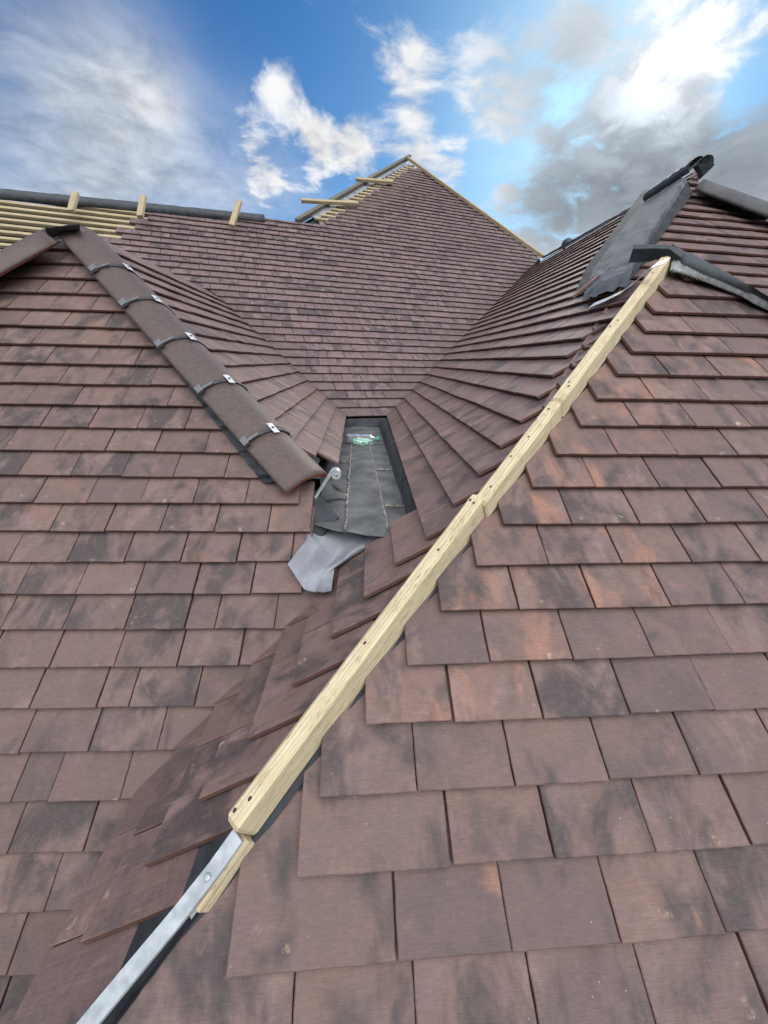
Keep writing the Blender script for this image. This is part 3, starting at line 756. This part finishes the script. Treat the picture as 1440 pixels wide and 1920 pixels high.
# small felt lap standing at the foot of the hip
mb = MB(); key = [[zhit(603, 915, gz+.05), zhit(620, 905, gz+.06), zhit(630, 912, gz+.045)], [zhit(606, 928, gz+.03), zhit(630, 918, gz+.03), zhit(645, 925, gz+.02)], [zhit(610, 938, gz+.012), zhit(636, 934, gz+.010), zhit(652, 936, gz+.007)]]
rows = interp(key, 14, 14); rows = [[p+np.array([0, 0, .003*noise.noise(Vector((p[0]*30, p[1]*30, 1)))]) for p in r] for r in rows]; mb.sheet(rows)
mb.build('felt_lap', M['felt'], gut, base_g)

# ============ plastic bottle and crumpled wrapper in the gutter
def lathe(mb, o, ax, prof, n=20, m=0, squash=1.0):
    ax = ax/np.linalg.norm(ax); x = np.cross(ax, np.array([0, 0, 1.0])); x /= np.linalg.norm(x); y = np.cross(x, ax)
    rows = [[o+ax*a+r*(x*math.cos(2*math.pi*k/n)+y*math.sin(2*math.pi*k/n)*squash) for k in range(n)] for a, r in prof]
    return mb.sheet(rows, m, closed=True)
bo = zhit(648, 822, gz+.034); bax = np.array([.21, -.035, .003])
bt = thing('plastic_bottle', bo+np.array([.1, 0, -.034]), 'clear plastic drinks bottle with green cap lying at the far end of the gutter', 'bottle')
mb = MB(); lathe(mb, bo, bax, [(0, .004), (0, .026), (.006, .033), (.035, .034), (.04, .031), (.05, .031), (.055, .034), (.085, .033), (.09, .0305), (.10, .0305), (.105, .033), (.135, .034), (.155, .030), (.175, .019), (.185, .0125), (.195, .0125)], 24, 0, .92)
bb = bo+np.array([.1, 0, -.034])
mb.build('bottle_body', M['bottle'], bt, bb)
mb = MB(); ids = lathe(mb, bo+bax/np.linalg.norm(bax)*.193, bax, [(0, .0155), (.002, .0165), (.02, .0165), (.023, .014)], 20); mb.face(ids[-1]); mb.face(ids[0][::-1]); mb.build('bottle_cap', M['green_cap'], bt, bb)
wo = zhit(680, 829, gz+.018); mb = MB(); rows = []
for i in range(19):
    th_ = math.pi*i/18; rows.append([])
    for k_ in range(28):
        ph = 2*math.pi*k_/28; dv = np.array([math.sin(th_)*math.cos(ph), math.sin(th_)*math.sin(ph), math.cos(th_)])
        r_ = 1+.55*noise.noise(Vector(tuple(dv*2.6)))+.3*noise.noise(Vector(tuple(dv*7)))
        rows[-1].append(wo+dv*np.array([.055, .022, .022])*r_)
mb.sheet(rows, closed=True, smooth=False); solo(mb, 'crumpled_wrapper', M['wrap'], wo, 'crumpled pale green plastic wrapper in front of the bottle in the gutter', 'wrapper')

# ============ half-round hip tiles on the left roof
nL = FL.n+IL.n; nL /= np.linalg.norm(nL)
def deproj(x, y, q):                       # point on the sight line of (x, y) nearest to q
    v = raydir(x, y); return v*(v@q)
ht, hbm = deproj(150, 424, HL+HLd*2.30+nL*.045), deproj(588, 893, HL+HLd*.60+nL*.045)
hax = (ht-hbm)/np.linalg.norm(ht-hbm); hlat = np.cross(hax, nL); hlat /= np.linalg.norm(hlat); hup = np.cross(hlat, hax)
if hlat[0] < 0: hlat = -hlat
def tpar(x, y):
    v = raydir(x, y); A = np.array([hax, -v]).T; return np.linalg.lstsq(A, -hbm, rcond=None)[0][0]
joints = [tpar(*p) for p in ((588, 893), (515, 799), (432, 703), (361, 616), (297, 539), (241, 475), (150, 424))]
RH, HALF, THK = .132, R(49), .013
def arc_pt(t_, a_, r_):
    tw_ = min(1, max(0, (t_-joints[1])/(joints[5]-joints[1]))); a_ = a_*(1+.26*tw_)+.25*tw_
    return hbm+hax*t_+hlat*(math.sin(a_)*r_)+hup*((math.cos(a_)-1)*RH+(r_-RH)*math.cos(a_))
def hip_tile_mesh(mb, f, t0, t1, half=HALF, n=22, bow=.006):
    outer, inner = [], []
    ns = 8
    for i in range(ns+1):
        t_ = t0+(t1-t0)*i/ns; fl_ = 1+.0*(i/ns)
        rise = -bow*(i/ns)                 # upper end tucked a little lower
        rr_ = RH+rise
        outer.append([f(t_, -half+2*half*k/n, rr_) for k in range(n+1)]); inner.append([f(t_, -half+2*half*k/n, rr_-THK) for k in range(n+1)])
    io = mb.sheet(outer, 0); ii = mb.sheet([r[::-1] for r in inner], 0)
    for k in range(n):
        mb.face((io[0][k], ii[0][n-k], ii[0][n-k-1], io[0][k+1]), 1); mb.face((io[-1][k+1], ii[-1][n-k-1], ii[-1][n-k], io[-1][k]), 1)
    for i in range(ns):
        mb.face((io[i][0], io[i+1][0], ii[i+1][n], ii[i][n]), 1); mb.face((io[i+1][n], io[i][n], ii[i][0], ii[i+1][0]), 1)
pos_words = ['lowest hip tile on the left roof, its orange clay end above the scrolled iron', 'second hip tile up from the scrolled iron on the left roof', 'third hip tile up from the scrolled iron on the left roof',
             'fourth hip tile up from the scrolled iron on the left roof', 'fifth hip tile up from the scrolled iron, second below the left roof peak', 'topmost hip tile on the right-hand hip of the left roof, at its peak']
for i in range(6):
    t0, t1 = joints[i]+.004, joints[i+1]-.004
    if i == 5: t1 += .03
    bp = arc_pt(t0, 0, RH-.1)
    th_ = thing('hip_tile', bp, pos_words[i], 'hip tile', 'half-round hip tiles on the left roof')
    mb = MB(); hip_tile_mesh(mb, arc_pt, t0, t1, HALF, 22); mb.build('tile_body', [M['hip_tile'], M['hip_edge']], th_, bp)
    if i > 0:
        # union seal, bracket at the left skirt, bright clip on the crown, black tip at the right
        mb = MB(); rows = [[arc_pt(t0-.0075+.008*k, a_, RH+.0012-(.004 if k == 0 else 0)) for k in (0, .5, 1)] for a_ in np.linspace(-HALF, HALF*.98, 26)]; mb.sheet(rows); seal = mb.build('union_seal', M['dark_plastic'], th_, bp)
        mb = MB(); ca = .10
        for k_ in range(1):
            cpt = lambda t_, a_, r_: arc_pt(t0+t_, a_, r_)
            rows = [[cpt(-.024+.050*q_/4, ca+(-.085+.17*s_/4)+.0*q_, RH+.0045) for s_ in range(5)] for q_ in range(5)]; mb.sheet(rows, smooth=False)
            rows = [[cpt(-.024+.050*q_/4, ca+(-.085+.17*s_/4), RH+.003) for s_ in range(5)] for q_ in range(5)]; mb.sheet([r[::-1] for r in rows], smooth=False)
        clp = mb.build('hip_clip', M['clip'], th_, bp)
        mb = MB(); mb.tube([cpt(.002, ca, RH+.004), cpt(.002, ca, RH+.0065)], .0045, 0, 8); mb.build('clip_screw', M['nail'], clp, bp)
        mb = MB()
        for (ta, tb, aa, ab, hh) in ((-.016, .014, -HALF*.95, -HALF*.78, .012), (-.007, .003, -HALF*.78, -HALF*.42, .005)):
            rows = [[arc_pt(t0+ta, aa, RH), arc_pt(t0+ta, aa, RH+hh), arc_pt(t0+tb, aa, RH+hh), arc_pt(t0+tb, aa, RH)], [arc_pt(t0+ta, ab, RH), arc_pt(t0+ta, ab, RH+hh), arc_pt(t0+tb, ab, RH+hh), arc_pt(t0+tb, ab, RH)]]
            ids = mb.sheet(rows, smooth=False); mb.face(ids[0]); mb.face(ids[1][::-1])
        mb.build('seal_bracket', M['grey_plastic'], seal, bp)
        mb = MB(); rows = [[arc_pt(t0-.02, HALF*.80, RH+.002), arc_pt(t0-.02, HALF*1.0, RH+.006)], [arc_pt(t0+.01, HALF*.80, RH+.004), arc_pt(t0+.01, HALF*1.0, RH+.006)]]; mb.sheet(rows, smooth=False); mb.build('seal_tip', M['dark_plastic'], seal, bp)
# other hip of that roof: one tile seen
la, lb = FL.hit(68, 430, .075), FL.hit(-90, 514, .075)
lax = (la-lb)/np.linalg.norm(la-lb); lup = np.cross(np.cross(lax, np.array([0, 0, 1.0])), lax); lup /= np.linalg.norm(lup); llat = np.cross(lax, lup)
f2 = lambda t_, a_, r_: lb+lax*t_+llat*(math.sin(a_)*r_)+lup*((math.cos(a_)-1)*RH+(r_-RH)*math.cos(a_))
Lh = np.linalg.norm(la-lb)
th_ = thing('hip_tile', lb, 'single half-round hip tile at the far left edge, sloping down to the left', 'hip tile', 'half-round hip tiles on the left roof')
mb = MB(); hip_tile_mesh(mb, f2, Lh-.70, Lh, R(60), 18); mb.build('tile_body', [M['hip_tile'], M['hip_edge']], th_, lb)

# black pleated roll under the hip tiles, showing on the front slope
def pleats(mb, pl, ln, side, v0, v1, win, wout, h=.004, n=260, amp=.004, lead=1.0):
    rows = []
    for i in range(n+1):
        v = v0+(v1-v0)*i/n; u = ln(v); s_ = (v-iFL)/G; stp = -(s_-math.floor(s_))*STEP
        a_ = amp*(1 if i % 2 else -.2)*lead
        jag = .004*noise.noise(Vector((v*60, 3, side)))
        rows.append([pl.p(u+side*win, v, h+.028), pl.p(u+side*(win*.5+wout*.5), v, h+.012+a_+stp), pl.p(u+side*(wout+jag), v, h+.002+a_+stp)])
    mb.sheet(rows, smooth=False)
mb = MB(); v_lo, v_hi = FL.uv(505, 905)[1], FL.uv(148, 446)[1]
edge_l = lineth(FL, (497, 910), (136, 450))
pleats(mb, FL, edge_l, -1, v_lo, v_hi, -.065, .0, .006, 300, .0035)
solo(mb, 'hip_roll', M['black_roll'], FL.p(edge_l(v_lo), v_lo), 'black pleated vent strip showing below the hip tiles on the left roof', 'hip roll')
mb = MB(); le = lineth(FL, (108, 452), (0, 508)); pleats(mb, FL, le, 1, FL.uv(0, 508)[1]-.3, FL.uv(120, 446)[1], -.06, .006, .01, 120, .005)
key = [[FL.hit(84, 428, .09), FL.hit(112, 424, .09), FL.hit(150, 420, .09)], [FL.hit(92, 448, .02), FL.hit(118, 440, .03), FL.hit(150, 432, .03)]]
mb.sheet(interp(key, 6, 8), 1)
solo(mb, 'hip_roll', [M['black_roll'], M['membrane']], FL.hit(60, 480), 'black vent strip under the far left hip tile, folded over the roof peak', 'hip roll')

# hip iron with its scroll at the foot of the hip
o_ = deproj(592, 931, arc_pt(joints[0], 0, RH-.06)); mb = MB()
a0 = deproj(582, 922, arc_pt(joints[0]+.05, 0, RH-.02)+nL*-.03); a2 = deproj(622, 884, o_+np.array([.02, -.02, .05]))
toR = RT*.012
pts = [a0, a0*.35+o_*.65, o_]
for i in range(1, 7): pts.append(o_+(a2-o_)*i/6)
d2 = (a2-o_)/np.linalg.norm(a2-o_); side = np.array([1.0, 0, 0])-d2*d2[0]; side /= np.linalg.norm(side)
cc = a2+side*.016
for i in range(1, 30):
    a_ = math.pi-i*.30; r_ = .016*(1-i/42); pts.append(cc+side*math.cos(a_)*r_+d2*math.sin(a_)*r_)
wd = np.cross(side, d2)*.014; 
nv = []
for i in range(len(pts)):
    t_ = pts[min(i+1, len(pts)-1)]-pts[max(0, i-1)]; n_ = np.cross(t_, wd); nv.append(n_/np.linalg.norm(n_))
mb.ribbon(pts, [wd]*len(pts), nv, .008); solo(mb, 'hip_iron', M['steel'], o_, 'grey galvanised hip iron with a scrolled end below the lowest hip tile', 'hip iron')

# ============ timber battens up the right-hand hip
nR = FR.n+IR.n; nR /= np.linalg.norm(nR); latR = np.cross(HRd, nR); latR /= np.linalg.norm(latR)
if latR[0] < 0: latR = -latR
def hpt(t_, h, s=0.0): return HR+HRd*t_+nR*h+latR*s
def hip_timber(t0, t1, h0, h1, s0, s1, hw, hh, label, nails, ch=.007):
    a, b_ = hpt(t0, h0-hh, s0), hpt(t1, h1-hh, s1); bs = hpt(t0, h0-hh, s0)
    hh += .016; a, b_ = hpt(t0, h0-hh, s0), hpt(t1, h1-hh, s1)
    o = thing('timber_batten', bs, label, 'timber batten', 'timber battens along the hip')
    m2 = MB(); m2.box(a, b_-a, latR*hw, nR*hh, 0, ch, 30, .0016); m2.build('batten', M['wood'], o, bs)
    for tn, sn in nails:
        f = (tn-t0)/(t1-t0); p = a+(b_-a)*f+nR*(hh+.0003)+latR*sn; m3 = MB()
        rows = [[p+nR*z+r_*(latR*math.cos(2*math.pi*k/9)+HRd*math.sin(2*math.pi*k/9)*1.5) for k in range(9)] for r_, z in ((.0026, 0), (.0024, .0006), (.0012, .0004))]
        ids = m3.sheet(rows, closed=True); m3.face(ids[-1]); m3.build('nail', M['nail'], o, bs)
hip_timber(.905, 1.845, .024, .026, .0, .002, .0172, .021, 'upper softwood batten on the right hip, running to the black ridge roll', [(1.68, .0), (1.34, .004), (1.30, -.004), (.99, .0), (.97, .006)])
hip_timber(.500, .9035, .022, .0238, -.002, .0, .0170, .021, 'short middle softwood batten on the right hip, between two joints', [(.86, .0), (.74, .003), (.66, -.003), (.55, .004)])
hip_timber(-.232, .515, .026, .030, -.004, -.009, .0165, .021, 'lower softwood batten on the right hip, ending at the steel strap', [(.49, -.006), (.485, .006), (.34, .006), (.10, .0), (-.19, .004), (-.215, -.005)])
hip_timber(-.335, -.236, -.012, -.010, .008, .006, .013, .010, 'stub of softwood batten beneath the top of the steel strap', [], .003)
# galvanised strap
m2 = MB(); pts = [deproj(x, y, hpt(t_, .004)) for x, y, t_ in ((447, 1566, -.232), (402, 1630, -.28), (330, 1722, -.36), (240, 1830, -.44), (120, 1975, -.55), (60, 2050, -.60))]
off_ = latR*.0 
m2.ribbon(pts, [latR*.0125]*len(pts), [nR]*len(pts), .005)
sb = pts[2]; o = thing('steel_strap', sb, 'galvanised steel strap running down the hip below the timber', 'steel strap')
m2.build('strap', M['steel'], o, sb)
def disc(p, r, h, m, name, n=14):
    m3 = MB(); ids = m3.sheet([[p+nR*z+rr_*(latR*math.cos(2*math.pi*k/n)+HRd*math.sin(2*math.pi*k/n)) for k in range(n)] for rr_, z in ((r, .0), (r, h*.6), (r*.6, h))], closed=True); m3.face(ids[-1]); return m3.build(name, M[m], o, sb)
disc(deproj(389, 1645, hpt(-.29, .007)), .0052, .003, 'steel', 'screw'); disc(deproj(225, 1849, hpt(-.46, .007)), .0042, .0004, 'nail', 'bolt_hole')
m2 = MB(); c_ = deproj(368, 1700, hpt(-.33, -.012)); m2.sheet([[c_+latR*(-.006+.012*j)+HRd*(-.012+.024*i)+nR*.002*(i*j) for j in (0, 1)] for i in (0, .5, 1)])
solo(m2, 'paper_scrap', M['clip'], c_, 'small white scrap caught under the steel strap', 'scrap')
# underlay showing in the slot beside the strap
m2 = MB(); rows = []
for i in range(31):
    t_ = -.75+.60*i/30; rows.append([hpt(t_, -.036-.6*abs(s_)+.004*noise.noise(Vector((t_*20, s_*60, 0))), s_) for s_ in np.linspace(-.045, .045, 9)])
m2.sheet(rows); m2.build('underlay', M['under'], right_roof, base_right)

# ============ black ridge roll and comb on the near right hip
mb = MB()
comb_b = [(1258, 506), (1290, 516), (1330, 530), (1362, 543), (1395, 556), (1418, 570), (1440, 580), (1480, 602), (1540, 634)]
comb_t = [(1262, 474), (1280, 496), (1318, 513), (1359, 529), (1390, 542), (1410, 551), (1440, 566), (1480, 586), (1540, 616)]
crest = [(1258, 459), (1284, 474), (1318, 489), (1359, 511), (1390, 529), (1410, 541), (1440, 559), (1480, 580), (1540, 611)]
def lerp_list(L, n):
    out_ = []
    for i in range(n+1):
        a = i/n*(len(L)-1); k_ = min(int(a), len(L)-2); f = a-k_; out_.append(L[k_]*(1-f)+L[k_+1]*f)
    return out_
cb = lerp_list([FR.hit(*p, .010) for p in comb_b], 110); ct = lerp_list([FR.hit(*p, .024) for p in comb_t], 110)
rollb = FR.hit(1330, 520); roll = thing('ridge_roll', rollb, 'black ridge vent roll with ribbed comb lying along the near right hip', 'ridge roll')
mb.sheet([[b_+FR.n*(.008 if i % 2 else -.004), (b_+t_)/2+FR.n*(.010 if i % 2 else -.003), t_+FR.n*(.004 if i % 2 else 0)] for i, (b_, t_) in enumerate(zip(cb, ct))], smooth=False)
mb.build('vent_comb', M['comb'], roll, rollb)
mb = MB(); ct2 = lerp_list([FR.hit(*p, .026) for p in comb_t], 60); cr2 = lerp_list([FR.hit(*p, .040) for p in crest], 60)
rows = []
for i, (a, b_) in enumerate(zip(ct2, cr2)):
    wv = .004*noise.noise(Vector((i*.3, 0, 0))); rows.append([a-FR.n*.003, a+FR.n*(.004+wv), a*.5+b_*.5+FR.n*(.010+wv), b_+FR.n*.004, b_+np.array([.03, .03, -.004]), b_+np.array([.06, .06, -.05])])
mb.sheet(rows); mb.build('roll_top', M['black_roll'], roll, rollb)
# the end of the roll bent over the roof corner towards the valley
mb = MB(); q0 = FR.hit(1258, 460, .05)
key = [[deproj(1188, 459, q0), deproj(1225, 458, q0), deproj(1258, 459, q0), deproj(1282, 474, q0)], [deproj(1186, 468, q0-FW*.03), deproj(1222, 467, q0-FW*.03), deproj(1254, 468, q0-FW*.03), deproj(1276, 484, q0-FW*.02)], [deproj(1178, 493, q0-FW*.02), deproj(1216, 492, q0-FW*.02), deproj(1246, 482, q0-FW*.02), deproj(1262, 492, q0-FW*.01)]]
rows = interp(key, 10, 90); rows = [[p+(-FW)*(.0045*(1 if j % 2 else 0) if i > 4 else 0) for j, p in enumerate(r)] for i, r in enumerate(rows)]
mb.sheet(rows, smooth=False); mb.build('roll_end', M['black_roll'], roll, rollb)
# bent steel strip
pts_px = [(1109, 573, .010), (1140, 560, .014), (1168, 546, .02), (1190, 530, .035), (1208, 512, .05), (1226, 498, .06), (1250, 489, .055)]
pts = [IR.hit(x, y, h) for x, y, h in pts_px]; pts = lerp_list(pts, 24)
m2 = MB(); wv = np.cross(IR.n, (pts[-1]-pts[0])/np.linalg.norm(pts[-1]-pts[0]))*.017
m2.ribbon(pts, [wv]*25, [IR.n]*25, .002); solo(m2, 'bent_strip', M['clip'], pts[8], 'bent bright steel strip lying beside the top of the timber hip', 'steel strip')

# ============ loose membrane over the rear hip, its black under-strip, ridge end and grey hip tiles
def drape(t_, s_, h):
    p = hb+(ha-hb)*t_
    di = np.cross(IR.n, hd); di *= np.sign(-(di@RT)); dr = np.cross(RR.n, hd); dr *= np.sign(dr@RT)
    return p+(di*(-s_) if s_ < 0 else dr*s_)+(IR.n+RR.n)/2*h
def strip(mb, t0, t1, sa, sb_, h, nz, seed, n=60, m_=16, rag=.02):
    rows = []
    for i in range(n+1):
        t_ = t0+(t1-t0)*i/n; row = []
        for j in range(m_+1):
            e = rag*noise.noise(Vector((t_*14, seed, 1 if j < m_/2 else 7)))
            s_ = sa+(sb_-sa)*j/m_+(e if j in (0, m_) else 0)
            row.append(drape(t_, s_, h+nz*noise.noise(Vector((t_*16, s_*14, seed)))+nz*.5*noise.noise(Vector((t_*50, s_*30, seed)))))
        rows.append(row)
    mb.sheet(rows)
def outline(lpx, cpx, rpx, h, nz, seed, extra=None):
    L_ = lerp_list([IR.hit(x, y, h) for x, y in lpx], 60); C_ = lerp_list([IR.hit(x, y, h+.022) for x, y in cpx], 60); R_ = lerp_list([RR.hit(x, y, h) for x, y in rpx], 60); rows = []
    for i, (l_, c_, r_) in enumerate(zip(L_, C_, R_)):
        row = [l_+(c_-l_)*k_/14 for k_ in range(15)]+[c_+(r_-c_)*k_/6 for k_ in range(1, 7)]
        jag = .012*noise.noise(Vector((i*.35, seed, 0)))
        row[0] = row[0]-(c_-l_)*jag*3
        rows.append([p+IR.n*(nz*noise.noise(Vector((i*.16, k_*.35, seed)))+nz*.5*noise.noise(Vector((i*.5, k_*.9, seed)))) for k_, p in enumerate(row)])
    return rows
mbase = (ha+hb)/2; om = thing('breather_membrane', mbase, 'dark grey membrane strip draped over the rear right hip', 'membrane')
mb = MB(); mb.sheet(outline([(1206, 358), (1148, 435), (1100, 500), (1080, 545)], [(1284, 334), (1236, 413), (1192, 486), (1180, 522)], [(1300, 362), (1263, 410), (1230, 458), (1214, 486)], .006, .003, 3))
mb.build('under_strip', M['under'], om, mbase)
mb = MB(); mb.sheet(outline([(1222, 350), (1168, 428), (1112, 506), (1094, 556)], [(1284, 332), (1236, 411), (1192, 484), (1180, 520)], [(1289, 340), (1241, 417), (1197, 488), (1184, 522)], .020, .007, 9))
mb.build('top_strip', M['membrane'], om, mbase)
mb = MB(); key = [[IR.hit(1090, 562, .03), IR.hit(1130, 551, .03), IR.hit(1178, 534, .035)], [IR.hit(1112, 528, .05), IR.hit(1150, 522, .05), IR.hit(1184, 500, .06)]]
rows = interp(key, 14, 20); rows = [[p+IR.n*.012*noise.noise(Vector((p[0]*25, p[1]*25, 2))) for p in r] for r in rows]; mb.sheet(rows); mb.build('loose_flap', M['membrane'], om, mbase)
# dark tile-and-membrane gap under the roll
m2 = MB(); a, b_ = IR.hit(1072, 559, .03), IR.hit(1122, 519, .03); m2.box(a, b_-a, np.cross(IR.n, (b_-a)/np.linalg.norm(b_-a))*.012, IR.n*.007, 0, .002, 3, .001)
solo(m2, 'loose_tile', [M['edge']], a, 'loose cut tile tipped up at the foot of the draped membrane', 'tile')
# grey half-round hip tiles on the right of the rear roof
ga, gb = RR.hit(1322, 335, .07), RR.hit(1500, 402, .07)
gax = (ga-gb)/np.linalg.norm(ga-gb); gup = np.cross(np.cross(gax, np.array([0, 0, 1.0])), gax); gup /= np.linalg.norm(gup); glat = np.cross(gax, gup); Lg = np.linalg.norm(ga-gb)
f3 = lambda t_, a_, r_: gb+gax*t_+glat*(math.sin(a_)*r_*.8)+gup*((math.cos(a_)-1)*RH*.8+(r_-RH)*math.cos(a_))
glabs = ['grey half-round hip tile at the top of the rear right hip', 'second grey half-round hip tile down the rear right hip, at the right picture edge']
for i in range(2):
    t1 = Lg-i*.42; t0 = t1-.41
    if i == 1: t0 = t1-.44
    mb = MB(); hip_tile_mesh(mb, f3, t0, t1, R(75), 18); bb_ = f3(t0, 0, RH-.1); solo(mb, 'grey_hip_tile', [M['grey_hip'], M['grey_hip']], bb_, glabs[i], 'hip tile', 'grey hip tiles on the rear right roof')
# broken ridge end at the rear peak
pk_ = IR.hit(1304, 312, .05); mb = MB()
rows = []
for i in range(13):
    t_ = i/12; c_ = deproj(1296+t_*26, 330-t_*20, pk_); row = []
    for k_ in range(11):
        a_ = R(-85)+R(170)*k_/10; rr_ = .13+.02*noise.noise(Vector((t_*5, k_*.5, 2))); row.append(c_+RT*math.sin(a_)*rr_*.36+UP*math.cos(a_)*rr_*.30-FW*(.03*math.cos(a_)))
    rows.append(row)
mb.sheet(rows)
for (pa, pb, pc) in (((1306, 306), (1340, 309), (1318, 322)), ((1314, 316), (1331, 318), (1318, 330)), ((1318, 308), (1341, 307), (1330, 313))):
    A_ = [deproj(*p, pk_-FW*.02) for p in (pa, pb, pc)]; B_ = [p+FW*.03 for p in A_]; i1 = mb.add(A_); i2 = mb.add(B_); mb.face(i1); mb.face(i2[::-1])
    for k_ in range(3): mb.face((i1[k_], i2[k_], i2[(k_+1) % 3], i1[(k_+1) % 3]))
# the roll running from the peak down the far ridge
ra_, rb_ = deproj(1306, 308, pk_), IR.hit(1218, 366, .04); rows = []
for i in range(25):
    t_ = i/24; c_ = ra_+(rb_-ra_)*t_; rr_ = .05+.0*t_+.008*noise.noise(Vector((t_*9, 0, 0))); rows.append([c_+IR.s*math.cos(a_)*rr_+IR.n*math.sin(a_)*rr_*.7 for a_ in np.linspace(R(200), R(-20), 10)])
mb.sheet(rows)
solo(mb, 'broken_ridge_end', M['black_roll'], pk_, 'broken dark ridge end with jagged pieces at the peak of the rear right roof', 'ridge end')
# thin dark ridge line from there to the back roof
m2 = MB(); pa, pb = IR.hit(1018, 480, .0)-IR.n*.022, IR.hit(1220, 365, .0)-IR.n*.022; rows = []
for i in range(61):
    t_ = i/60; c_ = pa+(pb-pa)*t_; rr_ = .018+.006*noise.noise(Vector((t_*22, 4, 0)))+(.045 if .30 < t_ < .345 else 0); rows.append([c_+IR.s*math.cos(a_)*rr_+IR.n*math.sin(a_)*rr_ for a_ in np.linspace(R(200), R(-20), 8)])
m2.sheet(rows); m2.build('ridge_capping', M['black_roll'], right_roof, base_right)

# ============ ground below, and the house walls that carry the roofs
m2 = MB(); i4 = m2.add([np.array([-3000, -3000, -H]), np.array([3000, -3000, -H]), np.array([3000, 3000, -H]), np.array([-3000, 3000, -H])]); m2.face(i4)
tag(m2.build('ground', M['ground']), kind='structure')
